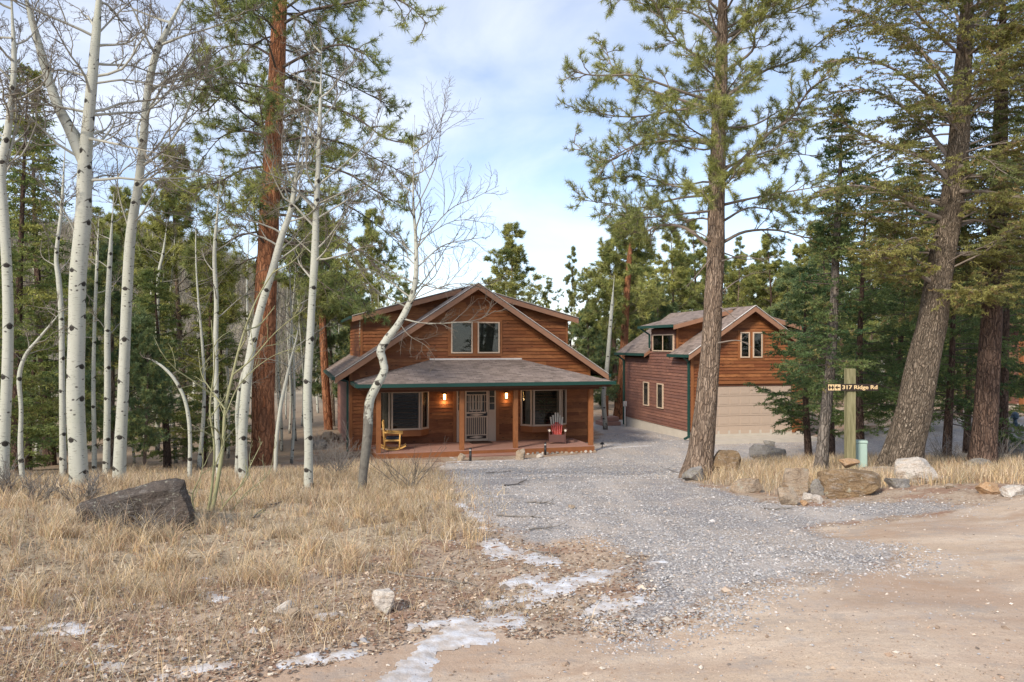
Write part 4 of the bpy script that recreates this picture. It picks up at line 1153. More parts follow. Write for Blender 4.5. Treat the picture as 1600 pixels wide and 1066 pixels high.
# leaf and bark crumbs
x, y = scatter_world(40000, -120, 1100, 3.0, 13, 1.6)
kp = (sdist(ROAD, x, y) < .2) & (gravel_f(x, y) < .1); x, y = x[kp], y[kp]
n = len(x); z = gz(x, y) + .006
a = RNG.uniform(0, 2 * pi, n); sz = RNG.uniform(.004, .017, n)
q = np.array([[-1, -.5], [1, -.4], [.8, .6], [-.9, .5]])
vx = x[:, None] + sz[:, None] * (q[None, :, 0] * np.cos(a)[:, None] - q[None, :, 1] * np.sin(a)[:, None])
vy = y[:, None] + sz[:, None] * (q[None, :, 0] * np.sin(a)[:, None] + q[None, :, 1] * np.cos(a)[:, None])
vz = z[:, None] + sz[:, None] * RNG.uniform(-.3, .7, (n, 4))
pal = np.array([(.20, .12, .08), (.34, .22, .14), (.50, .38, .26), (.13, .10, .08), (.60, .52, .42), (.28, .17, .12)])
o = np_mesh('leaf_litter', np.stack([vx, vy, vz], -1).reshape(-1, 3), [np.arange(4 * n).reshape(-1, 4)], M['litterm'], colv=np.repeat(pal[RNG.integers(0, 6, n)] * RNG.uniform(.7, 1.2, (n, 1)), 4, 0))
tag(o, 'crumbs of brown leaves and bark on the bank', 'litter', kind='stuff')
# ------------------------------------------------------------------ rocks
import bmesh
from mathutils import noise as mn
M['r_dark'] = rockmat('dark_rock', (.075, .062, .054), (.15, .12, .10), (.24, .215, .19), 2.2)
M['r_white'] = rockmat('quartz_rock', (.56, .49, .42), (.70, .66, .60), (.50, .36, .24), 2.0, .25)
M['r_tan'] = rockmat('tan_rock', (.36, .27, .19), (.52, .44, .35), (.42, .27, .15), 2.4)
M['r_brown'] = rockmat('brown_rock', (.22, .15, .09), (.34, .235, .13), (.42, .37, .32), 2.0)
M['r_grey'] = rockmat('grey_rock', (.24, .22, .20), (.36, .34, .32), (.30, .27, .18), 2.5)
M['r_orange'] = rockmat('orange_rock', (.50, .30, .15), (.60, .42, .28), None, 3.0, .3)
def rock(name, p, size, mat, label, seed, rz=0.0, cuts=13, sub=4, sink=.3, group=None, tilt=(0, 0), nf=.075, cat='rock'):
    rr = random.Random(seed)
    bm = bmesh.new(); bmesh.ops.create_icosphere(bm, subdivisions=sub, radius=1.0)
    planes = []
    for i in range(cuts):
        n = Vector((rr.gauss(0, 1), rr.gauss(0, 1), rr.gauss(0, .8))).normalized(); planes.append((n, rr.uniform(.42, .74)))
    for ax_ in ((1, 0, 0), (-1, 0, 0), (0, -1, 0), (0, 0, 1)):
        planes.append(((Vector(ax_) + Vector((rr.gauss(0, .22), rr.gauss(0, .22), rr.gauss(0, .22)))).normalized(), rr.uniform(.55, .78)))
    off = Vector((seed * 3.1, seed * 1.7, 0))
    for v in bm.verts:
        c = v.co.copy()
        for n, d in planes:
            t = c.dot(n)
            if t > d: c -= n * (t - d) * .93
        c += c.normalized() * (mn.fractal(c * 2.0 + off, 1.0, 2.0, 4) * nf + mn.noise(c * 9 + off) * nf * .22)
        v.co = c
    bm.normal_update()
    zmax = max(v.co.z for v in bm.verts); zmin = min(v.co.z for v in bm.verts)
    xm = max(abs(v.co.x) for v in bm.verts); ym = max(abs(v.co.y) for v in bm.verts)
    for v in bm.verts:
        v.co.x *= size[0] / 2 / xm; v.co.y *= size[1] / 2 / ym; v.co.z = (v.co.z - zmin) / (zmax - zmin) * size[2] * (1 + sink) - sink * size[2]
        v.co.z += tilt[0] * v.co.x + tilt[1] * v.co.y
    me = bpy.data.meshes.new(name); bm.to_mesh(me); bm.free()
    for pl in me.polygons: pl.use_smooth = False
    me.materials.append(M[mat])
    o = bpy.data.objects.new(name, me); COL.objects.link(o); o.location = p; o.rotation_euler.z = rz
    return tag(o, label, cat, group)
def rock_px(x0, x1, y0, y1, mat, label, seed, deep=.8, **k):
    """rock filling that box of the photograph, standing on the ground"""
    p = ray((x0 + x1) / 2, y1 - (y1 - y0) * .10)
    s = p.y / F
    w = (x1 - x0) * s
    return rock('boulder' if w > .45 else 'stone', p + Vector((0, w * deep * .3, 0)), (w * 1.03, w * deep, (y1 - y0) * s * 1.02), mat, label, seed, **k)

# dark wedge boulder at the left : own outline with thickness
pB = ray(215, 822); sB = pB.y / F
prof = [(122, 800), (128, 790), (165, 778), (200, 767), (235, 757), (262, 753), (284, 757), (293, 772), (300, 800), (300, 826), (268, 838), (215, 840), (150, 832), (124, 815)]
bm = bmesh.new()
layers = []
for j, (dy, sc_) in enumerate([(-.08, .82), (.02, .96), (.14, 1.0), (.32, .98), (.50, .88), (.62, .65)]):
    ring = []
    for (px, py) in prof:
        X_ = (px - 215) * sB; Z_ = (822 - py) * sB
        X_ = X_ * (1 - (1 - sc_) * .6); Z_ = Z_ * (1 - (1 - sc_) * (1.0 if Z_ > 0 else 0))
        if j >= 3: Z_ -= .03 * (j - 2)
        ring.append(bm.verts.new((X_ - dy * .47, dy + .12 * X_, Z_)))
    layers.append(ring)
for a, b_ in zip(layers[:-1], layers[1:]):
    for i in range(len(prof)): bm.faces.new([a[i], a[(i + 1) % len(prof)], b_[(i + 1) % len(prof)], b_[i]])
bm.faces.new(layers[0][::-1]); bm.faces.new(layers[-1])
bmesh.ops.triangulate(bm, faces=bm.faces)
bmesh.ops.subdivide_edges(bm, edges=bm.edges, cuts=3, use_grid_fill=True)
bmesh.ops.subdivide_edges(bm, edges=bm.edges, cuts=1, use_grid_fill=True)
bm.normal_update()
for v in bm.verts:
    q = v.co.copy(); q2 = Vector((q.x * 1.3 + q.z * .6, q.y * 1.3, q.z * 4.5 - q.x * 1.8))
    v.co += v.normal * (mn.fractal(q2, 1.0, 2.0, 4) * .035 + mn.noise(q * 16) * .009)
bm.normal_update()
me = bpy.data.meshes.new('boulder'); bm.to_mesh(me); bm.free(); me.materials.append(M['r_dark'])
o = bpy.data.objects.new('boulder', me); COL.objects.link(o); o.location = pB
tag(o, 'large dark brown wedge-shaped boulder beside the big aspen', 'rock')

R = [
 (578, 622, 930, 963, 'r_white', 'lone pale quartz stone on the bare soil in the foreground', 3, .9),
 (426, 454, 946, 965, 'r_white', 'small pale stone in the litter, left of its round neighbour', 4, .9),
 (450, 470, 954, 970, 'r_tan', 'small round tan stone touching a paler one in the litter', 5, .9),
 (1068, 1106, 732, 754, 'r_grey', 'grey stone hugging the foot of the big pine trunk', 6, .8),
 (1108, 1166, 710, 745, 'r_brown', 'rust brown boulder in dry grass behind the big pine trunk', 7, .9),
 (1176, 1236, 699, 722, 'r_grey', 'flat grey-green boulder lying at the edge of the gravel drive', 8, .8),
 (1143, 1195, 751, 773, 'r_tan', 'low pale rock at the drive edge between pine and leaning block', 9, .8),
 (1225, 1272, 736, 778, 'r_tan', 'tan block leaning left at the head of the roadside rock row', 10, .7),
 (1268, 1292, 752, 776, 'r_grey', 'small grey rock wedged left of the long brown boulder', 11, .9),
 (1216, 1248, 766, 792, 'r_tan', 'low tan rock at the left foot of the leaning block', 12, .9),
 (1255, 1272, 773, 784, 'r_white', 'pale cobble, the left one of two before the rock row', 13, .9),
 (1271, 1288, 776, 788, 'r_white', 'pale cobble, the right one of two before the rock row', 14, .9),
 (1252, 1266, 783, 791, 'r_orange', 'smallest orange pebble before the two pale cobbles', 15, .9),
 (1288, 1392, 740, 781, 'r_brown', 'long brown slab boulder lying below the wooden sign post', 16, .55),
 (1345, 1408, 733, 752, 'r_tan', 'weathered grey-brown slab behind the long brown boulder', 17, .6),
 (1388, 1425, 750, 764, 'r_grey', 'low grey rock squeezed between brown slab and white boulder', 18, .8),
 (1404, 1467, 720, 760, 'r_white', 'big white and pink boulder at the right end of the rock row', 19, .8),
 (1464, 1494, 745, 756, 'r_white', 'small pale flat rock right of the white boulder', 20, .8),
 (1476, 1490, 757, 764, 'r_tan', 'tiny tan stone in front of the small pale flat rock', 21, .8),
 (1514, 1562, 720, 737, 'r_grey', 'flat mossy grey rock at the foot of the straight dark trunk', 22, .8),
 (1531, 1567, 756, 775, 'r_orange', 'orange-tan rock on the road shoulder at the right edge', 23, .8),
 (1566, 1606, 762, 778, 'r_white', 'long pale rock at the right picture edge', 24, .7),
 (1340, 1356, 770, 777, 'r_white', 'small pale stone before the long brown boulder', 25, .9),
 (714, 728, 710, 722, 'r_tan', 'pale stone against the deck at the left end of the porch step', 26, .9),
 (805, 822, 704, 720, 'r_tan', 'rough tan stone against the deck at the right end of the porch step', 27, .9),
 (838, 850, 710, 716, 'r_white', 'small white stone below the deck, left of the path light', 28, .9),
 (60, 95, 820, 838, 'r_orange', 'flat rusty stone half buried left of the dark boulder', 29, .8),
 (1575, 1612, 690, 722, 'r_grey', 'grey rock pile stone behind the trunks at the right edge', 30, .9),
 (1195, 1212, 690, 700, 'r_grey', 'small blue-grey rock on top of the flat grey-green boulder', 31, .8),
 (478, 512, 690, 704, 'r_grey', 'grey rock left of the house among brush', 32, .8),
 (500, 530, 676, 690, 'r_tan', 'pale rock lying by the left house wall', 33, .8),
 (640, 660, 985, 993, 'r_tan', 'flat tan stone beside the snow streak in the foreground', 34, .8),
 (888, 900, 790, 796, 'r_tan', 'small tan stone on the gravel drive', 35, .8)]
for (x0, x1, y0, y1, mt_, lb, sd, dp) in R: rock_px(x0, x1, y0, y1, mt_, lb, sd, dp)
p = ray(1337, 775); s_ = p.y / F
rock('stone', Vector((p.x, p.y + .25, p.z + .38)), (.34, .26, .15), 'r_orange', 'small orange stone resting on top of the long brown boulder', 40, sink=.05)
for i in range(16):
    px = 838 + i * 6.2 + random.uniform(-2, 2)
    p = HP(1.2 + i * .19, -2.55 - random.uniform(0, .12), 0); p.z = gz1(p.x, p.y)
    rock('edging_stone', p, (random.uniform(.09, .16),) * 2 + (random.uniform(.06, .1),), random.choice(['r_white', 'r_tan', 'r_grey']), 'small rounded stone in the edging row along the porch deck', 50 + i, sub=2, group='edging stones along the deck', cat='stone')

# ------------------------------------------------------------------ sign
p = base(1328, 15.6)
sg_ = empty('road_sign', p, 0, 'square wooden post carrying a dark street sign board with cream lettering', 'sign')
top = (HY - 576) / F * 15.6 - p.z
q = MB(); q.box(-.085, .085, -.085, .085, -.2, top)
M['treated'] = NB('treated_post', .85, .15); kk = M['treated']; oo = kk.obj()
kk.col(kk.mix(kk.ramp(kk.noise(kk.mapv(oo, (9, 9, .9)), 3, 5, .6, .3), [(.35, 0), (.65, 1)]), (.17, .155, .08), (.30, .27, .155))); kk.bump(kk.noise(kk.mapv(oo, (14, 14, 1)), 4, 4), .4, .01); M['treated'] = kk.m
q.build('post', M['treated'], sg_, bevel=.012)
M['board'] = plain('sign_board', (.035, .024, .018), .5, .3, var=.2)
M['signcream'] = plain('sign_cream', (.72, .52, .28), .5, .3, var=.05)
bz = (HY - 605) / F * 15.6 - p.z; S_ = 15.5 / F
x0, x1 = (1289 - 1328) * S_, (1368.5 - 1328) * S_; hh = 10.8 * S_ / 2
q = MB(); q.box(x0, x1, -.118, -.09, bz - hh, bz + hh); bd = q.build('sign_board', M['board'], sg_)
sq = hh * 2 * .86
for (a, nm) in ((x0 + .012, 'symbol_plate'), (x0 + .012 + sq + .010, 'arrow_plate')):
    q = MB(); q.box(a, a + sq, -.122, -.1185, bz - sq / 2, bz + sq / 2); pl_ = q.build(nm, M['signcream'], bd)
    q = MB(); cx_ = a + sq / 2; yy = -.1235
    if nm == 'symbol_plate':
        for dx in (-.24, .24):
            c = cx_ + dx * sq; r1, r2 = sq * .22, sq * .42
            q.poly([(c - r1, yy, bz), (c, yy, bz - r2), (c + r1, yy, bz), (c, yy, bz + r2)])
        q.poly([(cx_ - .09 * sq, yy - .0003, bz - .05 * sq), (cx_ + .09 * sq, yy - .0003, bz - .05 * sq), (cx_ + .09 * sq, yy - .0003, bz + .05 * sq), (cx_ - .09 * sq, yy - .0003, bz + .05 * sq)])
    else:
        t_ = .10 * sq
        q.poly([(cx_ - .3 * sq, yy, bz - t_), (cx_ + .38 * sq, yy, bz - t_), (cx_ + .38 * sq, yy, bz + t_), (cx_ - .3 * sq, yy, bz + t_)])
        for sgn in (-1, 1):
            q.poly([(cx_ - .42 * sq, yy - .0003, bz), (cx_ - .05 * sq, yy - .0003, bz + sgn * .33 * sq), (cx_ + .10 * sq, yy - .0003, bz + sgn * .33 * sq), (cx_ - .16 * sq, yy - .0003, bz)])
    q.build('glyph', M['board'], pl_)
cu = bpy.data.curves.new('lettering', 'FONT'); cu.body = '317 Ridge Rd'; cu.size = hh * 2 * .78; cu.offset = .0006; cu.extrude = .001; cu.align_y = 'CENTER'; cu.space_character = 1.0
to = bpy.data.objects.new('tmp', cu); COL.objects.link(to)
bpy.context.view_layer.update()
me = bpy.data.meshes.new_from_object(to.evaluated_get(bpy.context.evaluated_depsgraph_get()))
bpy.data.objects.remove(to)
me.materials.clear(); me.materials.append(M['signcream'])
bmt = bmesh.new()
for dx_, dz_ in ((-.0030, 0), (.0030, .0), (0, .0022), (0, -.0022), (0, 0)):
    k0 = len(bmt.verts); bmt.from_mesh(me); bmt.verts.ensure_lookup_table()
    for v in bmt.verts[k0:]: v.co.x += dx_; v.co.y += dz_; v.co.z += .0002 * (dx_ * 300 + dz_ * 600)
bmt.to_mesh(me); bmt.free()
lt = bpy.data.objects.new('lettering', me); COL.objects.link(lt); lt.parent = bd
xs = [v.co.x for v in me.vertices]; w_avail = x1 - .02 - (x0 + .012 + 2 * sq + .045)
fx = w_avail / (max(xs) - min(xs))
lt.scale = (fx, 1, 1); lt.rotation_euler = (pi / 2, 0, 0); lt.location = (x0 + .012 + 2 * sq + .045 - min(xs) * fx, -.120, bz)
# ------------------------------------------------------------------ utility pedestal
M['teal'] = plain('teal_paint', (.38, .51, .45), .5, .35, var=.08)
p = base(1346, 15.9); S_ = 15.9 / F
pd = empty('utility_pedestal', p, -.35, 'pale teal utility pedestal box standing beside the wooden sign post', 'utility box')
ht = (HY - 688) / F * 15.9 - p.z
q = MB(); q.box(-.105, .105, -.10, .10, -.1, ht - .06); q.build('body', M['teal'], pd, bevel=.015)
q = MB(); q.box(-.118, .118, -.113, .113, ht - .06, ht); q.build('cap', M['teal'], pd, bevel=.02)
q = MB(); q.box(-.09, .09, -.104, -.1005, .06, ht - .12); q.build('door_panel', M['teal'], pd)
# neighbour's cabin, orange post, statue at the right edge
nb = empty('cabin', (W(1640, 640, 40).x, 40, gz1(27, 40)), .1, "neighbour's brown cabin corner beyond the trees at the right edge", 'cabin')
q = MB(); lap_wall(q, [(-1.9, 0.3), (5, .3), (5, 4.2), (-1.9, 4.2)], lambda a, o, z: (a, -o, z)); q.box(-1.88, 5, .01, 4, .3, 4.2); q.build('wall', M['siding_side'], nb)
q = MB(); q.box(-2.5, 5.5, -.7, 4.5, 4.2, 4.4); q.build('roof', M['fascia'], nb)
q = MB(); q.box(-2.1, -1.75, -.8, -.5, 0, 4.2); q.build('post', M['post'], nb)
q = MB(); q.box(-1.8, 5, -.03, 4, -.4, .3); q.build('foundation', M['concrete'], nb)
M['bluegrey'] = plain('blue_grey_metal', (.05, .08, .11), .5, .4)
rp = base(1584, 28); hz = (HY - 664) / F * 28 - rp.z
rock('boulder', rp + Vector((.25, .25, 0)), (1.3, 1.0, hz), 'r_grey', 'waist high grey rock pile carrying the small dark ornament at the right edge', 77)
rg = empty('garden_ornament', rp + Vector((.05, 0, hz - .04)), 0.3, 'small dark blue ornament with a round head standing on the grey rock pile', 'ornament')
q = MB(); q.cyl((0, 0, 0), (0, 0, .06), .16, .14, 12); q.cyl((0, 0, .06), (0, 0, .22), .09, .06, 12); q.build('pedestal', M['bluegrey'], rg, smooth=True)
q = MB(); n = 6
for i in range(n):
    a, b_ = pi * i / n - pi / 2, pi * (i + 1) / n - pi / 2
    q.cyl((0, 0, .36 + .15 * sin(a)), (0, 0, .36 + .15 * sin(b_)), max(.01, .13 * cos(a)), max(.01, .13 * cos(b_)), 12)
q.cyl((-.1, 0, .34), (-.2, 0, .30), .05, .03, 8); q.build('head', M['bluegrey'], rg, smooth=True)
# ------------------------------------------------------------------ tree machinery
def nrm(v): return v / (np.linalg.norm(v, axis=-1, keepdims=True) + 1e-9)
class Tubes:
    def __init__(s): s.V = []; s.Q = []; s.R = []; s.U = []; s.n = 0
    def add(s, pts, rad, sides=6, flute=0.0, cap=True, v0=0.0, seed=0):
        pts = np.asarray(pts, float); rad = np.asarray(rad, float); m = len(pts)
        tan = np.gradient(pts, axis=0); tan = nrm(tan)
        ref = np.array([0, 1.0, 0]) if abs(tan[0][1]) < .8 else np.array([1.0, 0, 0])
        x = np.zeros_like(pts); a = nrm(np.cross(tan[0], ref)); x[0] = a
        for i in range(1, m):
            a = a - tan[i] * a.dot(tan[i]); a = a / (np.linalg.norm(a) + 1e-9); x[i] = a
        y = np.cross(tan, x)
        th = np.linspace(0, 2 * pi, sides + 1)          # duplicated seam for the uv
        L = np.concatenate([[0], np.cumsum(np.linalg.norm(np.diff(pts, axis=0), axis=1))]) + v0
        rr = rad[:, None] * np.ones(sides + 1)
        if flute:
            rr = rr * (1 + flute * (np.sin(3 * th + seed)[None] * np.cos(L * 2.1 + seed)[:, None] * .6 + np.sin(5 * th + 2 + seed)[None] * np.sin(L * 3.3)[:, None] * .5 + .35 * np.sin(9 * th)[None] * np.sin(L * 7 + 1)[:, None]))
            rr[:, -1] = rr[:, 0]
        P_ = pts[:, None] + rr[..., None] * (np.cos(th)[None, :, None] * x[:, None] + np.sin(th)[None, :, None] * y[:, None])
        U = np.stack([np.broadcast_to(th[None] / (2 * pi) * 2 * pi * rad[0], (m, sides + 1)), np.broadcast_to(L[:, None], (m, sides + 1))], -1)
        w = sides + 1; idx = np.arange(m * w).reshape(m, w) + s.n
        s.Q.append(np.stack([idx[:-1, :-1], idx[:-1, 1:], idx[1:, 1:], idx[1:, :-1]], -1).reshape(-1, 4))
        s.R.append(np.repeat(rad, w)); s.V.append(P_.reshape(-1, 3)); s.U.append(U.reshape(-1, 2)); s.n += m * w
    def build(s, name, mat, parent, loc=None):
        cv = None
        if mat is M['aspen_twig']:
            f = np.clip((np.concatenate(s.R) - .003) / .017, 0, 1)[:, None]
            cv = TWC[0] * (1 - f) + TWC[1] * f
        return np_mesh(name, np.vstack(s.V), [np.vstack(s.Q)], mat, parent, uv=np.vstack(s.U), smooth=True, loc=loc, colv=cv)

TWC = [np.array([[.15, .125, .10]]), np.array([[.46, .45, .38]])]
class Needles:
    """collects twigs; every twig gets a spray of separate needles"""
    def __init__(s): s.p = []; s.d = []; s.l = []; s.c = []
    def add(s, p, d, l, c): s.p.append(p); s.d.append(d); s.l.append(l); s.c.append(c)
    def build(s, name, parent, K, nlen, nwid, spread, forward, pal, flat=1.0, var=.25):
        p = np.array(s.p); d = nrm(np.array(s.d)); l = np.array(s.l); n = len(p)
        pal = np.array(pal); ci = np.clip(np.array(s.c), 0, 1)
        tc = pal[0][None] * (1 - ci[:, None]) + pal[1][None] * ci[:, None]
        if len(pal) > 2:
            sw = RNG.random(n) < .12; tc[sw] = pal[2]
        t = RNG.random((n, K)) ** .8
        rnd = nrm(RNG.normal(size=(n, K, 3)) * np.array([1, 1, flat]))
        nd = nrm(d[:, None] * forward + rnd * spread)
        b = p[:, None] + d[:, None] * (t * l[:, None])[..., None]
        L = nlen * RNG.uniform(.7, 1.25, (n, K, 1))
        side = nrm(np.cross(nd, nrm(RNG.normal(size=(n, K, 3))))) * nwid
        A = b - side; B = b + side; C = b + nd * L
        Vs = np.stack([A, B, C], 2).reshape(-1, 3)
        col_ = tc[:, None] * RNG.uniform(1 - var, 1 + var, (n, K, 1)) * RNG.uniform(.75, 1.25, (n, 1, 1))
        cv = np.repeat(col_.reshape(-1, 3), 3, 0)
        return np_mesh(name, Vs, [np.arange(n * K * 3).reshape(-1, 3)], M['needle'], parent, colv=cv)

def rv(rr): return np.array([rr.gauss(0, 1), rr.gauss(0, 1), rr.gauss(0, 1)])
def grow(rr, p, d, L, n, wander=.22, grav=0.0):
    pts = [np.array(p, float)]; d = nrm(np.array(d, float)); st = L / n
    for i in range(n):
        d = nrm(d + wander * rv(rr) + np.array([0, 0, grav])); pts.append(pts[-1] + d * st)
    return np.array(pts)
def along(pts, f):
    x = f * (len(pts) - 1); i = min(int(x), len(pts) - 2); t = x - i
    return pts[i] * (1 - t) + pts[i + 1] * t, nrm(pts[i + 1] - pts[i])
def rot_out(rr, d, ang, flat=1.0):
    a = rv(rr) * np.array([1, 1, flat]); a = nrm(a - d * a.dot(d))
    return nrm(d * cos(ang) + a * sin(ang))
def taper(n, r0, r1, pw=1.0): return r0 + (r1 - r0) * np.linspace(0, 1, n) ** pw
def smooth_path(pts, k=6):
    """Catmull-Rom through the points (last column may be the radius)"""
    P_ = np.array(pts, float); P_ = np.vstack([2 * P_[0] - P_[1], P_, 2 * P_[-1] - P_[-2]])
    out = []
    for i in range(1, len(P_) - 2):
        for t in np.arange(k) / k:
            a, b, c, d = P_[i - 1], P_[i], P_[i + 1], P_[i + 2]
            out.append(.5 * ((2 * b) + (c - a) * t + (2 * a - 5 * b + 4 * c - d) * t * t + (3 * b - a - 3 * c + d) * t ** 3))
    out.append(P_[-2]); return np.array(out)
def px_trunk(pts, d, root=None, lean=0.0):
    """pts: (px, py, width px) from the foot upwards, at distance d -> path, radii (relative to root)"""
    o = []
    for i, (px, py, w) in enumerate(pts):
        dd = d + lean * i
        v = W(px, py, dd); o.append((v.x - root.x, v.y - root.y, v.z - root.z, w / 2 / F * dd))
    a = smooth_path(o, 7)
    a[0, 2] -= .15
    sfr = np.linspace(0, 1, len(a)); a[:, 3] *= np.clip((1 - sfr) * 5, .22, 1)
    return a[:, :3], np.maximum(a[:, 3], .004)

# ---- ponderosa style limb with sub branches and needle tufts
def pine_limb(rr, tw, nd, pts, r0, sub=9, subL=.9, tufts=3, tuftL=.12, col=.5, start=.3, flat=.55, up=.05):
    tw.add(pts, taper(len(pts), r0, r0 * .22, .8), 6)
    L = np.linalg.norm(np.diff(pts, axis=0), axis=1).sum()
    for k_ in range(sub):
        f = start + (1 - start) * (k_ + rr.random() * .9) / sub
        f = min(f, .99)
        p, d = along(pts, f)
        l = subL * (1.15 - .55 * f) * rr.uniform(.6, 1.2)
        sp = grow(rr, p, rot_out(rr, d, rr.uniform(.5, 1.1), flat), l, 5, .22, up)
        tw.add(sp, taper(6, max(.006, r0 * .30), .005), 4)
        c = col + rr.uniform(-.3, .3)
        nt = max(2, int(tufts * l / subL + .5))
        for j in range(nt):
            g = .35 + .65 * (j + rr.random()) / nt
            q, e = along(sp, min(g, .99))
            s3 = grow(rr, q, rot_out(rr, e, rr.uniform(.3, .95), .7), rr.uniform(.12, .32) * subL, 3, .2, .09)
            tw.add(s3, taper(4, .007, .004), 3)
            dd = nrm(s3[-1] - s3[-2]); nd.add(s3[-1] - dd * tuftL, dd, tuftL, c + rr.uniform(-.2, .2))
        dd = nrm(sp[-1] - sp[-2]); nd.add(sp[-1] - dd * tuftL, dd, tuftL, c + .1)
    dd = nrm(pts[-1] - pts[-2]); nd.add(pts[-1] - dd * tuftL, dd, tuftL, col)

GRN_PINE = [(.16, .20, .07), (.46, .46, .14), (.32, .34, .11)]
GRN_FIR = [(.13, .165, .060), (.33, .31, .10), (.30, .22, .10)]
GRN_SPR = [(.070, .120, .048), (.175, .235, .080), (.24, .27, .09)]
GRN_BG = [(.17, .215, .075), (.47, .46, .14), (.32, .30, .12)]
GRN_BLUE = [(.12, .18, .09), (.28, .34, .14), (.40, .38, .13)]

# ================= the tall pine in the middle (right of the drive) =================
rr = random.Random(11)
D = 17.0; root = base(1092, D)
t = empty('pine_tree', root, 0, 'tall ponderosa pine with grey-brown scaly trunk rising between house and garage', 'pine tree')
tp, tr_ = px_trunk([(1088, 752, 58), (1094, 715, 42), (1101, 650, 35), (1108, 580, 31), (1114, 480, 28), (1118, 400, 27), (1120, 300, 25), (1123, 200, 22), (1127, 110, 19), (1129, 20, 15), (1131, -70, 11), (1132, -170, 7), (1133, -230, 3)], D, root)
T = Tubes(); T.add(tp, tr_, 28, .06, seed=1); T.build('trunk', M['bark_pine'], t)
tw, nd = Tubes(), Needles()
def limb_px(lst, d0, dd, root, k=4):
    o = []; n = len(lst) - 1
    for i, (px, py) in enumerate(lst):
        v = W(px, py, d0 + dd * i / n); o.append((v.x - root.x, v.y - root.y, v.z - root.z))
    return smooth_path(o, k)
def at_trunk(py):
    z = (HY - py) / F * D - root.z
    i = int(np.argmin(abs(tp[:, 2] - z))); return tp[i], tr_[i]
LP = [([(1118, 158), (1085, 150), (1040, 134), (990, 118), (930, 118), (895, 112)], -.8, .045, .4), ([(1117, 172), (1070, 158), (1000, 135), (960, 110), (945, 70)], .6, .04, .6), ([(1118, 168), (1060, 172), (985, 183), (900, 172)], -.3, .035, .4),
      ([(1115, 222), (1075, 216), (1025, 210), (975, 240), (935, 252), (895, 222)], .7, .04, .3), ([(1115, 226), (1060, 220), (990, 228), (940, 262)], -1.0, .035, .3), ([(1112, 305), (1060, 310), (1000, 325), (950, 318), (905, 312)], -.6, .03, .35),
      ([(1108, 385), (1070, 356), (1030, 352), (1000, 365), (960, 350)], .5, .045, .3), ([(1108, 300), (1050, 290), (1000, 275), (935, 280)], .9, .03, .4), ([(1110, 330), (1060, 335), (1010, 340), (960, 335)], -1.2, .03, .35),
      ([(1122, 105), (1070, 75), (1040, 40), (1020, 0)], -.5, .04, .6), ([(1124, 60), (1080, 20), (1000, 5), (960, -20)], .6, .035, .6), ([(1126, 20), (1080, -20), (1010, -30), (930, -8)], -.6, .035, .6),
      ([(1133, 152), (1165, 130), (1200, 108), (1240, 95), (1290, 60)], .8, .05, .5), ([(1133, 112), (1175, 80), (1180, 50), (1200, 10)], -.8, .04, .6), ([(1133, 60), (1190, 30), (1240, 15), (1290, -5)], .4, .04, .6),
      ([(1131, 280), (1165, 245), (1200, 210), (1235, 185), (1258, 150), (1290, 120)], -.9, .055, .4), ([(1131, 262), (1170, 250), (1225, 240), (1285, 245)], 1.0, .035, .3), ([(1131, 320), (1175, 310), (1230, 300), (1290, 290)], -1.1, .035, .3),
      ([(1131, 378), (1165, 362), (1215, 360), (1270, 372), (1300, 350)], .4, .04, .3), ([(1131, 345), (1170, 325), (1220, 330), (1260, 335)], 1.3, .03, .3), ([(1131, 200), (1180, 195), (1230, 170), (1260, 200)], 1.4, .03, .4),
      ([(1128, 5), (1170, -40), (1230, -60), (1290, -50)], -.8, .035, .6), ([(1129, -60), (1080, -90), (1020, -90)], .5, .03, .6), ([(1129, -60), (1180, -110), (1250, -120)], .9, .03, .6), ([(1131, -120), (1090, -150), (1050, -150)], -.8, .025, .6), ([(1131, -120), (1180, -170), (1230, -170)], -.4, .025, .6)]
for lst, dd, r, c in LP:
    pts = limb_px(lst, D, dd * 1.6, root); pine_limb(rr, tw, nd, pts, r, sub=22, subL=.66, tufts=8, tuftL=.12, col=c, start=.30)
for py, n in ((150, 4), (210, 4), (280, 4), (330, 3), (60, 5), (0, 5), (-70, 5), (-130, 5), (-190, 4)):
    for j in range(n):
        p, r = at_trunk(py + rr.uniform(-25, 25))
        sgn = 1 if j % 2 else -1
        d = np.array([rr.gauss(0, .55), sgn * 1.0, rr.uniform(0, .5)])
        pts = grow(rr, p, d, rr.uniform(1.4, 2.6) * (.7 if py < -60 else 1), 9, .13, .02); pine_limb(rr, tw, nd, pts, .028, sub=15, subL=.62, tufts=8, tuftL=.12, col=.6, start=.30)
# bare dead snags low on the trunk
for (lst, dd) in [([(1130, 455), (1150, 440), (1175, 428), (1200, 425)], .3), ([(1128, 408), (1160, 400), (1195, 408)], -.4), ([(1110, 405), (1080, 440), (1070, 452)], .3), ([(1126, 480), (1140, 490), (1150, 500)], 0), ([(1122, 536), (1150, 532), (1170, 538)], -.5), ([(1130, 395), (1162, 405), (1205, 403), (1220, 405)], .8), ([(1108, 372), (1080, 360), (1060, 372)], .4)]:
    pts = limb_px(lst, D - .2, dd, root)
    tw.add(pts, taper(len(pts), .018, .004), 5)
    for j in range(4):
        q, e = along(pts, rr.uniform(.3, .95)); s3 = grow(rr, q, rot_out(rr, e, .8), rr.uniform(.1, .4), 4, .25, -.02); tw.add(s3, taper(5, .006, .002), 3)
tw.build('limbs', M['limb'], t)
nd.build('foliage', t, 28, .125, .0046, .95, .7, GRN_PINE)

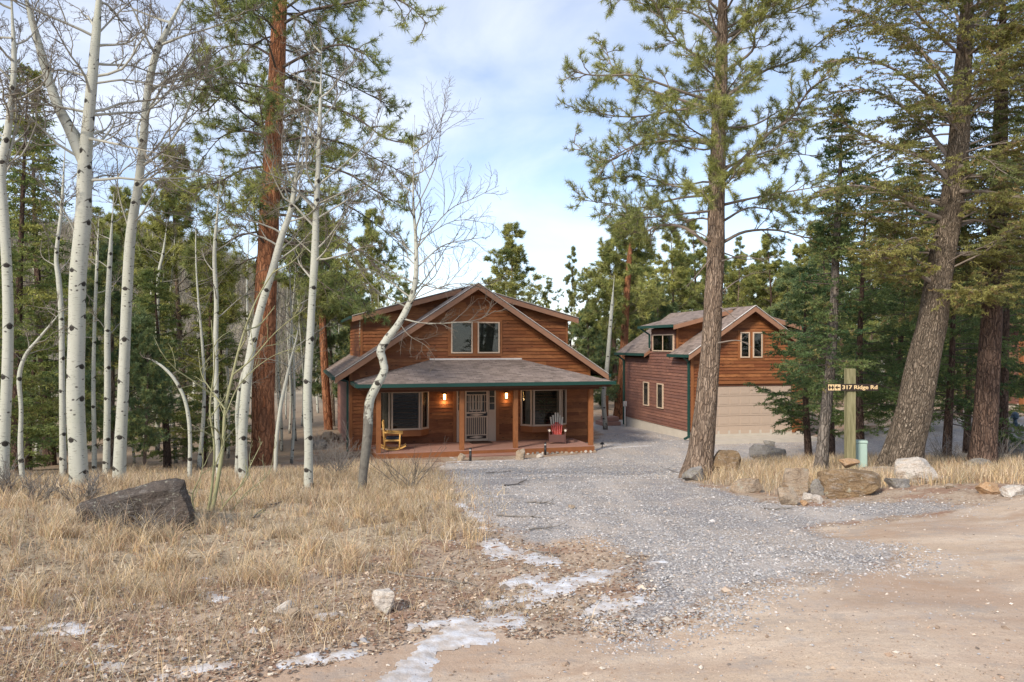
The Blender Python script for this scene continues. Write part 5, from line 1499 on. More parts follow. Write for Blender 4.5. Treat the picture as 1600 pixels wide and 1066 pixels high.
# ================= the big orange ponderosa at the left =================
rr = random.Random(5)
D = 25.0; root = base(410, D)
t = empty('pine_tree', root, 0, 'huge old ponderosa pine with bright orange bark left of the house', 'pine tree')
tp, tr_ = px_trunk([(408, 732, 42), (410, 700, 36), (412, 600, 34), (414, 500, 33), (418, 400, 32), (423, 300, 29), (428, 200, 27), (433, 100, 25), (437, 20, 22), (440, -60, 18), (442, -140, 13), (443, -230, 5)], D, root)
T = Tubes(); T.add(tp, tr_, 28, .05, seed=4); T.build('trunk', M['bark_orange'], t)
tw, nd = Tubes(), Needles()
LQ = [([(437, 40), (480, 18), (540, 5), (600, -5), (640, 10), (668, 38)], -1.2, .06), ([(436, 20), (500, -20), (580, -35), (650, -15)], 1.0, .05), ([(433, 110), (480, 85), (530, 70), (560, 80), (590, 95)], -.8, .06), ([(432, 130), (480, 110), (530, 125), (580, 150), (620, 170)], 1.0, .05),
      ([(430, 190), (490, 165), (550, 180), (600, 215), (640, 225)], -1.2, .06), ([(428, 225), (480, 215), (540, 225), (600, 255), (640, 275)], .8, .05), ([(424, 262), (480, 255), (540, 270), (590, 300), (636, 330)], -.6, .055),
      ([(424, 300), (480, 300), (540, 320), (600, 360), (630, 390)], 1.4, .05), ([(422, 335), (470, 340), (520, 365), (570, 400), (610, 440)], -1.0, .05), ([(420, 372), (470, 385), (520, 420), (560, 460), (580, 500)], .7, .045), ([(418, 395), (460, 410), (500, 440), (540, 470)], -1.6, .04),
      ([(425, 160), (390, 160), (350, 150), (320, 175), (300, 160)], -.8, .05), ([(428, 90), (390, 70), (350, 75), (320, 100)], .8, .045), ([(424, 215), (380, 205), (345, 215), (315, 250)], 1.0, .045), ([(420, 260), (380, 265), (340, 285), (300, 290)], -1.2, .045),
      ([(418, 310), (370, 315), (330, 340), (290, 345)], .6, .04), ([(416, 360), (370, 370), (330, 395), (300, 400)], -.8, .04), ([(414, 400), (380, 410), (350, 440)], 1.0, .035), ([(430, 40), (390, 20), (350, 30), (320, 10)], -.6, .045), ([(436, -20), (390, -40), (340, -40)], .8, .04),
      ([(440, -60), (500, -90), (560, -80)], -.8, .04), ([(440, -60), (390, -100), (350, -90)], .8, .04), ([(442, -130), (490, -160), (530, -150)], .4, .03), ([(442, -130), (400, -170), (370, -160)], -.4, .03)]
for lst, dd, r in LQ:
    pts = limb_px(lst, D, dd * 1.8, root); pine_limb(rr, tw, nd, pts, r, sub=20, subL=1.0, tufts=7, tuftL=.16, col=rr.uniform(.1, .8), start=.24, up=.02)
for py in range(-200, 400, 28):
    for j in range(3):
        z = (HY - py) / F * D - root.z; i = int(np.argmin(abs(tp[:, 2] - z))); p = tp[i]
        d = np.array([rr.gauss(0, .7), 1.0 if j else -1.0, rr.uniform(-.1, .4)])
        pts = grow(rr, p, d, rr.uniform(1.5, 3.4) * (.6 if py < -80 else 1), 9, .13, 0); pine_limb(rr, tw, nd, pts, .04, sub=12, subL=.95, tufts=6, tuftL=.16, col=rr.uniform(.1, .8), start=.3)
tw.build('limbs', M['limb_dark'], t)
nd.build('foliage', t, 22, .20, .0085, .95, .75, [(.15, .20, .07), (.44, .44, .13), (.30, .32, .11)])

# ================= fir style crown =================
def fir_limb(rr, tw, nd, pts, r0, sub=14, subL=.6, col=.5, start=.15, twl=.16, flat=.22, droop=-.04, tw2=4):
    tw.add(pts, taper(len(pts), r0, r0 * .2, .9), 5)
    for k_ in range(sub):
        f = min(.99, start + (1 - start) * (k_ + rr.random() * .8) / sub)
        p, d = along(pts, f)
        side = np.cross(d, np.array([0, 0, 1.0])); side = nrm(side) * (1 if k_ % 2 else -1)
        dr = nrm(d * .75 + side * rr.uniform(.5, 1.0) + np.array([0, 0, rr.uniform(-.25, .15)]))
        l = subL * (1.2 - .7 * f) * rr.uniform(.6, 1.2)
        sp = grow(rr, p, dr, l, 4, .14, droop); tw.add(sp, taper(5, max(.004, r0 * .25), .003), 3)
        c = col + rr.uniform(-.3, .3)
        for j in range(tw2):
            g = min(.98, .15 + .85 * (j + rr.random()) / tw2); q, e = along(sp, g)
            sd = nrm(np.cross(e, np.array([0, 0, 1.0]))) * (1 if j % 2 else -1)
            dd = nrm(e * .8 + sd * rr.uniform(.3, .9) + np.array([0, 0, rr.uniform(-.3, .1)]))
            nd.add(q, dd, twl * rr.uniform(.7, 1.3), c)
        dd = nrm(sp[-1] - sp[-2]); nd.add(sp[-1] - dd * twl * .5, dd, twl, c)
    dd = nrm(pts[-1] - pts[-2]); nd.add(pts[-1] - dd * twl, dd, twl * 1.3, col)
# ---- big leaning Douglas fir, right
rr = random.Random(23)
D = 15.2; root = base(1408, D)
t = empty('fir_tree', root, 0, 'massive leaning Douglas fir with flaky grey trunk at the right', 'fir tree')
tp, tr_ = px_trunk([(1404, 745, 78), (1413, 700, 58), (1428, 640, 52), (1440, 580, 48), (1455, 510, 43), (1466, 440, 39), (1478, 370, 36), (1490, 300, 34), (1498, 220, 30), (1503, 140, 26), (1508, 60, 22), (1512, -20, 17), (1515, -110, 11), (1517, -200, 5)], D, root)
T = Tubes(); T.add(tp, tr_, 30, .05, seed=8); T.build('trunk', M['bark_fir'], t)
tw, nd = Tubes(), Needles()
LF = [([(1462, 445), (1430, 425), (1395, 408), (1360, 390)], -.6, .05), ([(1470, 405), (1430, 370), (1380, 345), (1330, 330)], .8, .045), ([(1480, 345), (1430, 325), (1390, 300), (1330, 290), (1280, 300)], -.8, .05), ([(1484, 325), (1440, 310), (1400, 290)], 1.4, .035),
      ([(1490, 285), (1440, 245), (1380, 225), (1330, 200), (1290, 170)], -.4, .05), ([(1492, 260), (1450, 205), (1400, 160), (1350, 140), (1280, 150)], .8, .05), ([(1498, 200), (1450, 150), (1400, 110), (1340, 90), (1290, 100)], -1.0, .045), ([(1500, 180), (1460, 110), (1420, 60), (1360, 40), (1300, 50)], .8, .04),
      ([(1500, 140), (1450, 90), (1390, 40), (1330, 10)], 1.6, .04), ([(1504, 90), (1450, 40), (1400, -10), (1340, -30)], -.8, .04), ([(1492, 265), (1520, 255), (1560, 240), (1620, 205)], -1.0, .075), ([(1490, 280), (1530, 275), (1580, 262), (1650, 225)], .5, .07), ([(1486, 300), (1540, 300), (1600, 310), (1660, 300)], -1.3, .05),
      ([(1500, 200), (1540, 150), (1580, 110), (1640, 90)], .8, .045), ([(1502, 150), (1540, 90), (1590, 50), (1650, 40)], -.8, .045), ([(1474, 400), (1520, 395), (1570, 410), (1630, 400)], .6, .04), ([(1508, 60), (1550, 10), (1600, -20)], .6, .035), ([(1508, 50), (1470, -20), (1420, -60)], .6, .035),
      ([(1480, 360), (1530, 345), (1590, 350), (1650, 345)], 1.2, .04), ([(1462, 450), (1500, 455), (1550, 450)], -.8, .03)]
for lst, dd, r in LF:
    pts = limb_px(lst, D, dd * 1.5, root); fir_limb(rr, tw, nd, pts, r, sub=36, subL=.74, col=rr.uniform(.2, 1.0), start=.18, twl=.15, tw2=6)
for py in range(-190, 440, 16):
    for j in range(3):
        z = (HY - py) / F * D - root.z; i = int(np.argmin(abs(tp[:, 2] - z))); p = tp[i]
        a = rr.uniform(0, 2 * pi)
        d = np.array([cos(a), sin(a), rr.uniform(-.05, .45)])
        pts = grow(rr, p, d, rr.uniform(1.1, 2.7) * (.5 if py < -100 else 1), 8, .12, -.02); fir_limb(rr, tw, nd, pts, .022, sub=16, subL=.56, col=rr.uniform(.1, 1.0), start=.25, twl=.15, tw2=5)
tw.build('limbs', M['limb'], t)
nd.build('foliage', t, 20, .050, .0080, 1.0, .6, GRN_FIR, var=.3)

# ---- generic conifer (own mesh, local coordinates)
def conifer(name, H, Rb, r0, seed, kind, mat, pal, label=None, cat=None, group=None, z0=.12, loc=(0, 0, 0), dens=1.0, path=None, limbmat='limb_dark', crown_pow=.8, nwk=1.0, K=None):
    rr = random.Random(seed)
    t = empty(name, loc, 0, label, cat, group)
    if path is None:
        n = 12; zz = np.linspace(-.15, H, n); wob = .02 * H
        tp = np.stack([wob * np.sin(zz / H * 3 + seed) - wob * sin(seed), wob * np.cos(zz / H * 2.3 + seed) - wob * cos(seed), zz], 1)
        tr = taper(n, r0, .012, .85)
    else: tp, tr = path; H = tp[-1, 2]
    T = Tubes(); T.add(tp, tr, 12, .04, seed=seed); T.build('trunk', M[mat], t)
    tw, nd = Tubes(), Needles()
    if kind == 'pine':
        n = int(46 * dens)
        for i in range(n):
            f = z0 + (1 - z0) * (i + rr.random()) / n; p, _ = along(tp, min(.985, f))
            g = (f - z0) / (1 - z0)
            prof_ = (min(1, g * 4 + .45)) * (1 - g) ** crown_pow + .08
            L = Rb * prof_ * rr.uniform(.65, 1.2); a = rr.uniform(0, 2 * pi)
            pts = grow(rr, p, (cos(a), sin(a), rr.uniform(0, .45) + g * .5), L, 6, .13, .02)
            pine_limb(rr, tw, nd, pts, max(.012, r0 * .17 * prof_), sub=max(5, int(11 * prof_ + 4)), subL=max(.3, L * .40), tufts=6, tuftL=.12 * nwk, col=rr.uniform(.1, .9), start=.25)
        tw.build('limbs', M[limbmat], t); nd.build('foliage', t, K or 14, .17 * nwk, .0135 * nwk, .95, .75, pal)
    else:
        n = int(H * 9 * dens)
        for i in range(n):
            f = z0 + (1 - z0) * (i + rr.random()) / n; p, _ = along(tp, min(.99, f))
            g = (f - z0) / (1 - z0); L = Rb * ((1 - g) ** crown_pow * (.75 + .25 * sin(g * 20 + seed)) + .05) * rr.uniform(.7, 1.12); a = rr.uniform(0, 2 * pi)
            pts = grow(rr, p, (cos(a), sin(a), rr.uniform(-.25, .05) + g * .4), L, 5, .08, .0 if g > .5 else .03)
            fir_limb(rr, tw, nd, pts, .016, sub=max(5, int(L * 8)), subL=max(.2, L * .34), col=rr.uniform(.0, 1.0), start=.15, twl=.17 * nwk, tw2=3)
        tw.build('limbs', M[limbmat], t); nd.build('foliage', t, K or 13, .060 * nwk, .011 * nwk, 1.0, .6, pal)
    return t

# ---- right side : small leaning trunk with fir crown, straight dark trunks
def px_conifer(name, pts, d, Rb, seed, kind, mat, pal, label, cat, z0, **kw):
    root = base(pts[0][0], d); pth = px_trunk(pts, d, root)
    return conifer(name, 0, Rb, 0.1, seed, kind, mat, pal, label, cat, None, z0, root, path=pth, **kw)
px_conifer('fir_tree', [(1281, 742, 24), (1286, 690, 18), (1293, 620, 16), (1299, 550, 15), (1303, 480, 13), (1306, 400, 11), (1310, 320, 9), (1314, 240, 6), (1318, 160, 3)], 16.6, 1.15, 31, 'fir', 'bark_grey', [(.07, .13, .055), (.19, .24, .085), (.27, .24, .09)], 'slim fir with thin grey trunk standing just left of the sign post', 'fir tree', .30, dens=1.5)
px_conifer('fir_tree', [(1533, 735, 50), (1537, 700, 39), (1542, 620, 34), (1547, 540, 31), (1551, 460, 29), (1556, 380, 27), (1560, 300, 25), (1563, 200, 21), (1566, 80, 15), (1568, -40, 9), (1570, -140, 4)], 16.5, 2.3, 33, 'fir', 'bark_dark', GRN_FIR, 'straight dark-barked fir right of the massive leaning fir', 'fir tree', .38, dens=1.5)
px_conifer('pine_tree', [(1567, 700, 14), (1569, 620, 12), (1571, 540, 10), (1574, 440, 8), (1577, 330, 5), (1580, 240, 3)], 21.0, 1.6, 35, 'fir', 'bark_dark', GRN_SPR, 'thin dark trunk with drooping foliage next to the grill at the right edge', 'pine tree', .35, dens=.9)
# spruces behind the sign
SPR = [(1264, 24.0, 6.0, 1.85, 41, 'young blue-green spruce reaching across the garage door'), (1345, 20.5, 7.6, 2.3, 42, 'dark spruce directly behind the wooden sign post'), (1400, 25.0, 9.5, 2.6, 43, 'tall dark spruce behind the leaning fir, left side'),
       (1478, 20.0, 6.6, 2.2, 44, 'bushy spruce filling the gap between leaning fir and straight trunk'), (1510, 27.0, 10.0, 2.8, 45, 'tall spruce behind the straight dark trunk'), (1300, 28.5, 8.0, 2.2, 46, 'spruce standing at the right corner of the garage'), (1620, 23, 9.0, 2.6, 47, 'spruce cut off by the right picture edge')]
for px, d, H, Rb, sd, lb in SPR:
    conifer('spruce_tree', H, Rb, .13, sd, 'fir', 'bark_dark', GRN_SPR if sd != 46 else GRN_BLUE, lb, 'spruce tree', None, .17 if sd in (41, 42, 44) else .22, base(px, d), dens=1.35, crown_pow=.75, nwk=1.25)

# ---- left side dark forest : prototypes, then copies
protoS = [conifer('spruce_tree', 9.5, 2.0, .15, 61, 'fir', 'bark_dark', [(.12, .175, .06), (.32, .35, .105), (.18, .24, .085)], z0=.06, dens=1.15, nwk=1.7, K=9), conifer('spruce_tree', 12.0, 2.3, .18, 62, 'fir', 'bark_dark', [(.14, .19, .055), (.36, .36, .105), (.28, .25, .08)], z0=.10, dens=1.0, nwk=1.8, K=9)]
protoP = [conifer('pine_tree', 11.0, 2.6, .16, 71, 'pine', 'bark_pine', GRN_BG, z0=.28, nwk=1.3, K=14, dens=1.1), conifer('pine_tree', 13.0, 2.4, .17, 72, 'pine', 'bark_dark', GRN_BG, z0=.40, nwk=1.3, K=14, dens=1.1), conifer('pine_tree', 9.0, 2.3, .13, 73, 'pine', 'bark_pine', GRN_BLUE, z0=.15, nwk=1.3, K=14, dens=1.1),
          conifer('pine_tree', 12.5, 1.7, .13, 74, 'pine', 'bark_dark', [(.17, .21, .09), (.42, .42, .16), (.28, .28, .12)], z0=.35, nwk=1.25, K=12, dens=.8)]
used = set()
PH = {id(protoS[0]): 9.5, id(protoS[1]): 12.0, id(protoP[0]): 11, id(protoP[1]): 13, id(protoP[2]): 9, id(protoP[3]): 12.5}
def plant(proto, px, d, topy, label, cat, group=None, sx_=1.0):
    """a tree at that bearing and distance whose tip reaches the height topy of the photograph"""
    key = proto.name
    o = proto if key not in used else copy_tree(proto)
    used.add(key)
    b = base(px, d); o.location = b
    H = (HY - topy) / F * d - b.z
    s = H / PHN[key]
    o.scale = (s * sx_, s * sx_, s); o.rotation_euler = (0, 0, random.uniform(0, 6.28))
    for kk_ in ('label', 'category', 'group'):
        if kk_ in o: del o[kk_]
    return tag(o, label, cat, group)
PHN = {p.name: PH[id(p)] for p in protoS + protoP}
S0, S1 = protoS; P0, P1, P2, P3 = protoP
grpL = 'dark conifers in the forest on the left'
plant(S1, 28, 19, 95, 'tall dark spruce behind the leftmost aspen', 'spruce tree', grpL, 1.0)
plant(S0, 78, 24, 180, 'spruce between the leftmost and the biggest aspen', 'spruce tree', grpL, 1.2)
plant(P2, 170, 21, 380, 'loose bluish pine between the two biggest aspens', 'pine tree', grpL, 1.1)
plant(P0, 292, 27, 235, 'pine whose tip stands alone against the sky left of the orange trunk', 'pine tree', grpL, 1.0)
plant(S0, 262, 23, 420, 'short dense green conifer behind the arching bent sapling', 'spruce tree', grpL, 1.35)
plant(S1, 318, 25, 370, 'dense green conifer just left of the orange trunk', 'spruce tree', grpL, 1.15)
plant(S0, -25, 17, 330, 'spruce cut by the left picture edge', 'spruce tree', grpL, 1.1)
plant(P0, 205, 33, 300, 'farther pine seen between the two white aspens', 'pine tree', grpL, 1.0)
plant(P2, 225, 20, 520, 'young low pine right of the second big aspen', 'pine tree', grpL, 1.0)
plant(S1, 130, 34, 320, 'dark conifer hidden behind the biggest aspen', 'spruce tree', grpL, 1.1)
plant(S0, 350, 30, 420, 'conifer right behind the olive multi-stem shrub', 'spruce tree', grpL, 1.1)
plant(P2, 520, 40, 400, 'green pine above the left eave of the house', 'pine tree', grpL, 1.0)
plant(P0, 590, 52, 330, 'pine behind the left dormer of the house', 'pine tree', grpL, 1.0)
plant(S0, 45, 22, 460, 'low dark spruce by the left edge, below the tall one', 'spruce tree', grpL, 1.3)
plant(S0, 15, 28, 400, 'background spruce at the far left', 'spruce tree', grpL, 1.3)
plant(P3, 480, 60, 420, 'thin far pine beyond the orange trunk', 'pine tree', grpL, 1.0)
# pines behind the buildings
grpB = 'pines behind the house and garage'
for (pr, px, d, ty, lb, s_) in [
    (P0, 812, 52, 352, 'round-crowned pine right behind the house ridge', 1.25), (P3, 888, 56, 388, 'narrow pine behind the right end of the right dormer', .8), (P3, 912, 60, 425, 'second narrow thin pine right of the dormer', .9), (P0, 1185, 60, 395, 'pine rising above the garage peak', 1.1), (P0, 1240, 60, 385, 'pine above the right end of the garage roof', 1.1), (P2, 1010, 52, 470, 'green pine touching the garage roof at its left end', 1.3),
    (P1, 965, 50, 345, 'big yellow-green pine in the gap between house and garage', 1.3), (P0, 1000, 58, 395, 'pine behind the gap, partly hidden by the big yellow-green one', 1.1), (P2, 945, 44, 520, 'low bushy pine just right of the house roof', 1.1),
    (P0, 1050, 56, 360, 'pine left of the middle pine trunk, above the garage roof', 1.1), (P2, 1035, 54, 440, 'bluish pine crown low over the garage dormer', 1.2), (P1, 1090, 60, 345, 'pine behind the middle pine trunk', 1.1), (P3, 1165, 62, 372, 'thin pine over the garage ridge', .9),
    (P0, 1150, 54, 400, 'bushy pine over the garage ridge, right of the trunk', 1.1), (P1, 1205, 56, 368, 'tall pine right of the garage peak', 1.2), (P2, 1230, 48, 415, 'pine above the right slope of the garage roof', 1.2), (P0, 1262, 52, 352, 'pine between garage and the slim fir', 1.1),
    (P1, 1310, 50, 340, 'background pine behind the slim fir', 1.2), (P0, 1360, 46, 400, 'background pine above the sign', 1.3), (P2, 1395, 40, 450, 'lower background pine left of the leaning trunk', 1.2), (P1, 1440, 50, 330, 'background pine behind the leaning fir crown', 1.2), (P0, 1530, 45, 380, 'background pine behind the straight dark trunk', 1.2),
    (P2, 1590, 44, 430, 'background pine at the right edge', 1.2), (P1, 1640, 50, 300, 'background pine beyond the right edge', 1.2), (P3, 850, 68, 440, 'small far pine between the round-crowned and narrow ones', 1.0), (P2, 925, 70, 470, 'far low pine behind the narrow pines', 1.3), (P0, 1110, 70, 420, 'far pine behind the garage roof', 1.2), (P2, 1180, 72, 410, 'far bluish pine behind the garage peak', 1.3), (P0, 1420, 62, 400, 'far pine behind the firs on the right', 1.2), (P0, 1490, 64, 400, 'far pine between the two big right trunks', 1.2), (P2, 985, 76, 480, 'far low pine in the gap behind the white snag', 1.3), (P0, 740, 75, 470, 'far pine just showing over the house ridge', 1.0),
    (P2, 915, 50, 480, 'dense low pine behind the right dormer wall', 1.3), (P2, 960, 60, 455, 'low pine filling behind the big yellow-green one', 1.4), (P0, 1020, 66, 420, 'far pine over the left end of the garage roof', 1.3), (P2, 1075, 66, 400, 'far bushy pine just left of the middle trunk', 1.4), (P2, 1140, 66, 405, 'far bushy pine just right of the middle trunk', 1.4), (P0, 1215, 66, 420, 'far pine over the right half of the garage', 1.4),
    (P2, 1275, 60, 430, 'bushy far pine left of the slim fir', 1.4), (P2, 1335, 58, 420, 'bushy far pine above the sign board', 1.4), (P0, 1385, 56, 350, 'tall far pine left of the leaning fir trunk', 1.3), (P2, 1460, 56, 430, 'bushy far pine right of the leaning fir trunk', 1.4), (P0, 1560, 60, 350, 'tall far pine behind the thin dark trunk', 1.3), (P2, 1620, 54, 430, 'bushy far pine at the right border', 1.4),
    (S0, 1330, 34, 470, 'spruce in the second row behind the sign', 1.3), (S0, 1440, 33, 460, 'spruce in the second row behind the leaning fir', 1.4), (S1, 1500, 36, 420, 'spruce in the second row between the two big trunks', 1.3), (S0, 1570, 33, 480, 'spruce in the second row at the right edge', 1.4), (P2, 640, 66, 450, 'far pine behind the left dormer roof', 1.2), (P2, 560, 60, 430, 'far bushy pine over the left eave', 1.3)]:
    plant(pr, px, d, ty, lb, 'pine tree', grpB, s_)
# orange trunks right behind the house corner and at the left
for (pts, d, lb, sd) in [([(962, 672, 17), (968, 630, 15), (974, 560, 13), (978, 480, 11), (984, 400, 8), (990, 340, 4)], 44, 'pine with a bare pinkish trunk at the rear corner of the garage', 81), ([(514, 682, 14), (510, 620, 13), (506, 550, 12), (503, 470, 10), (500, 390, 7), (498, 330, 4)], 38, 'distant pine with orange trunk by the left house wall', 82)]:
    px_conifer('pine_tree', pts, d, 2.6, sd, 'pine', 'bark_orange', GRN_BG, lb, 'pine tree', .50, nwk=1.6)

# ================= bare aspens =================
def bare_branch(rr, tw, pts, r0, lev, spread=.75, n=6, ratio=.5, up=.06, r_end=.0022, start=.2, wander=.2):
    tw.add(pts, np.maximum(taper(len(pts), r0, max(r_end, r0 * .25)), r_end), 5 if lev > 1 else (4 if lev == 1 else 3))
    if lev == 0: return
    L = np.linalg.norm(np.diff(pts, axis=0), axis=1).sum()
    for k_ in range(n):
        f = min(.98, start + (1 - start) * (k_ + rr.random()) / n); p, d = along(pts, f)
        l = L * ratio * (1.15 - .6 * f) * rr.uniform(.6, 1.25)
        sp = grow(rr, p, rot_out(rr, d, rr.uniform(.5, 1.0) * spread * 1.3, .9), l, 6 if lev > 1 else 5, wander, up)
        bare_branch(rr, tw, sp, max(r_end, r0 * (.55 - .2 * f)), lev - 1, spread, max(3, n - 1), ratio, up, r_end, .15, wander)
def aspen(pts, d, label, seed, limbs=(), auto=10, autoL=1.6, z_from=.45, mat='aspen', twig='aspen_twig', lev=2, name='aspen_tree', cat='aspen tree', group=None, sides=16, rend=.0022, forks=(), n=6, up=.07):
    rr = random.Random(seed); root = base(pts[0][0], d)
    pts = [(a_, b_, c_ * .87) for a_, b_, c_ in pts]
    t = empty(name, root, 0, label, cat, group)
    tp, tr = px_trunk(pts, d, root)
    T = Tubes(); T.add(tp, tr, sides, .03, seed=seed)
    tw = Tubes()
    for fk in forks:
        fp, fr = px_trunk(fk, d, root); fp[0, 2] += .15; T.add(fp, fr, 10, .03, v0=2.0, seed=seed)
        for k_ in range(9):
            p, dd = along(fp, rr.uniform(.25, .98)); l = rr.uniform(.6, 1.3) * autoL * .6
            bare_branch(rr, tw, grow(rr, p, rot_out(rr, dd, rr.uniform(.5, 1.1)), l, 7, .18, up), .011, lev, n=n, r_end=rend)
    for lst, dd, r in limbs:
        l3 = limb_px(lst, d, dd, root); bare_branch(rr, tw, l3, r, lev, n=n + 3, ratio=.42, r_end=rend, up=up)
    for k_ in range(auto):
        f = z_from + (1 - z_from) * (k_ + rr.random()) / auto; p, dd = along(tp, min(.99, f))
        a = rr.uniform(0, 2 * pi); l = autoL * (1.2 - .7 * (f - z_from) / (1 - z_from)) * rr.uniform(.6, 1.15)
        bare_branch(rr, tw, grow(rr, p, (cos(a), sin(a), rr.uniform(.2, .9)), l, 7, .17, up), max(.008, .02 * autoL / 1.6), lev, n=n, r_end=rend)
    T.build('trunk', M[mat], t)
    if tw.n: tw.build('branches', M[twig], t)
    return t
aspen([(4, 800, 22), (6, 700, 19), (12, 560, 18), (12, 450, 17), (6, 340, 16), (2, 270, 15), (14, 190, 12), (22, 100, 9), (18, 0, 6), (16, -120, 3)], 11.0, 'white aspen at the very left edge of the picture', 101, [([(2, 290), (25, 190), (20, 120), (30, 60)], .3, .02)], auto=14, autoL=1.4, z_from=.5, lev=3)
aspen([(124, 788, 36), (122, 720, 31), (118, 620, 30), (120, 520, 28), (122, 430, 28), (130, 340, 27), (133, 250, 23), (138, 190, 20), (146, 100, 17), (152, 30, 14), (158, -60, 10), (160, -170, 4)], 11.6, 'biggest white aspen with black eye scars rising beside the dark boulder', 102,
      [([(128, 385), (100, 330), (70, 290), (40, 270)], -.5, .018), ([(134, 175), (80, 165), (30, 160), (-10, 165)], -.6, .022), ([(132, 215), (180, 225), (225, 235), (290, 250)], -.8, .022), ([(150, 130), (200, 125), (260, 135), (330, 120)], .5, .018), ([(146, 60), (185, 20), (230, -20)], .4, .018), ([(140, 120), (90, 110), (40, 130), (0, 140)], .6, .018)],
      auto=22, autoL=1.9, z_from=.45, forks=[[(134, 268, 12), (125, 240, 18), (108, 200, 17), (88, 160, 15), (72, 110, 13), (58, 60, 11), (44, 10, 9), (30, -60, 6)]], n=6, lev=3)
aspen([(186, 772, 24), (188, 700, 21), (192, 620, 19), (196, 520, 18), (200, 430, 18), (205, 360, 17), (216, 290, 15), (224, 220, 14), (230, 150, 13), (242, 90, 12), (262, 45, 10), (285, 0, 8), (310, -60, 4)], 13.2, 'slender white aspen curving right near its top, second of the big ones', 103,
      [([(222, 260), (260, 230), (290, 180), (310, 130), (350, 90)], -.6, .026), ([(228, 150), (270, 120), (330, 110), (390, 85)], .6, .024), ([(252, 70), (290, 55), (340, 40), (380, 20)], -.6, .024), ([(215, 290), (240, 268), (280, 262), (340, 275), (400, 270)], .4, .018), ([(205, 350), (232, 330), (270, 335), (310, 340)], -.4, .012), ([(205, 370), (185, 300), (182, 240), (165, 200)], .5, .014), ([(235, 120), (252, 60), (248, 10)], .2, .016)],
      auto=14, autoL=1.8, z_from=.42, n=5, lev=3)
aspen([(382, 775, 20), (380, 730, 17), (379, 680, 16), (384, 610, 17), (394, 540, 15), (408, 480, 14), (425, 425, 13), (440, 370, 12), (454, 330, 10), (462, 280, 8), (470, 220, 5), (478, 150, 3)], 13.0, 'aspen leaning right across the orange ponderosa trunk', 104, [([(430, 410), (470, 380), (500, 340), (520, 280)], .4, .016), ([(455, 320), (430, 260), (400, 220)], -.4, .012)], auto=12, autoL=1.5, z_from=.55)
aspen([(482, 775, 18), (482, 700, 15), (480, 620, 15), (484, 540, 14), (488, 460, 13), (492, 400, 14), (494, 330, 11), (497, 260, 9), (500, 180, 7), (502, 110, 4), (503, 60, 2)], 13.0, 'straight white aspen with bushy bare crown midway between orange trunk and house', 105,
      [([(492, 410), (510, 390), (525, 360), (550, 330)], -.5, .018), ([(496, 290), (540, 255), (580, 215), (600, 165)], .4, .018), ([(500, 190), (530, 150), (545, 100)], .3, .014), ([(494, 330), (460, 290), (440, 230), (450, 170)], -.4, .016), ([(498, 240), (470, 190), (465, 120), (470, 80)], .4, .013), ([(494, 320), (560, 290), (610, 270)], -.5, .014), ([(492, 400), (450, 360), (430, 320)], .3, .012)], auto=16, autoL=1.5, z_from=.42, n=5, lev=3)
aspen([(565, 770, 16.0), (568, 735, 16.0), (574, 682, 17.6), (577, 631, 16.8), (586, 608, 16.0), (600, 581, 14.3), (598, 562, 14.3), (595, 548, 15.1), (604, 531, 14.3), (621, 509, 12.6), (634, 486, 11.8), (644, 462, 10.1), (650, 430, 9.2), (650, 380, 7.6), (646, 320, 6.7), (646, 250, 5.0), (648, 180, 2.5)], 13.3,
      'crooked aspen with black-scarred bark twisting in front of the left porch', 106, [([(636, 480), (600, 462), (575, 440), (550, 400)], -.5, .016), ([(628, 498), (660, 505), (700, 505), (745, 500), (775, 485)], -.3, .015), ([(640, 470), (700, 445), (740, 445), (775, 440)], .3, .010), ([(650, 420), (690, 385), (730, 375), (765, 370)], .3, .014), ([(650, 390), (700, 330), (740, 310), (780, 290)], -.3, .012), ([(648, 330), (680, 260), (690, 190), (700, 135)], .3, .011), ([(646, 300), (672, 220), (700, 165)], -.2, .009), ([(650, 400), (610, 360), (590, 300), (600, 250)], .4, .012), ([(648, 440), (690, 450), (720, 420), (740, 400)], .5, .010), ([(624, 505), (640, 525), (665, 540), (680, 560)], -.3, .008), ([(650, 380), (710, 345), (770, 350)], .5, .010)],
      auto=12, autoL=1.3, z_from=.62, mat='aspen_dark', n=6)
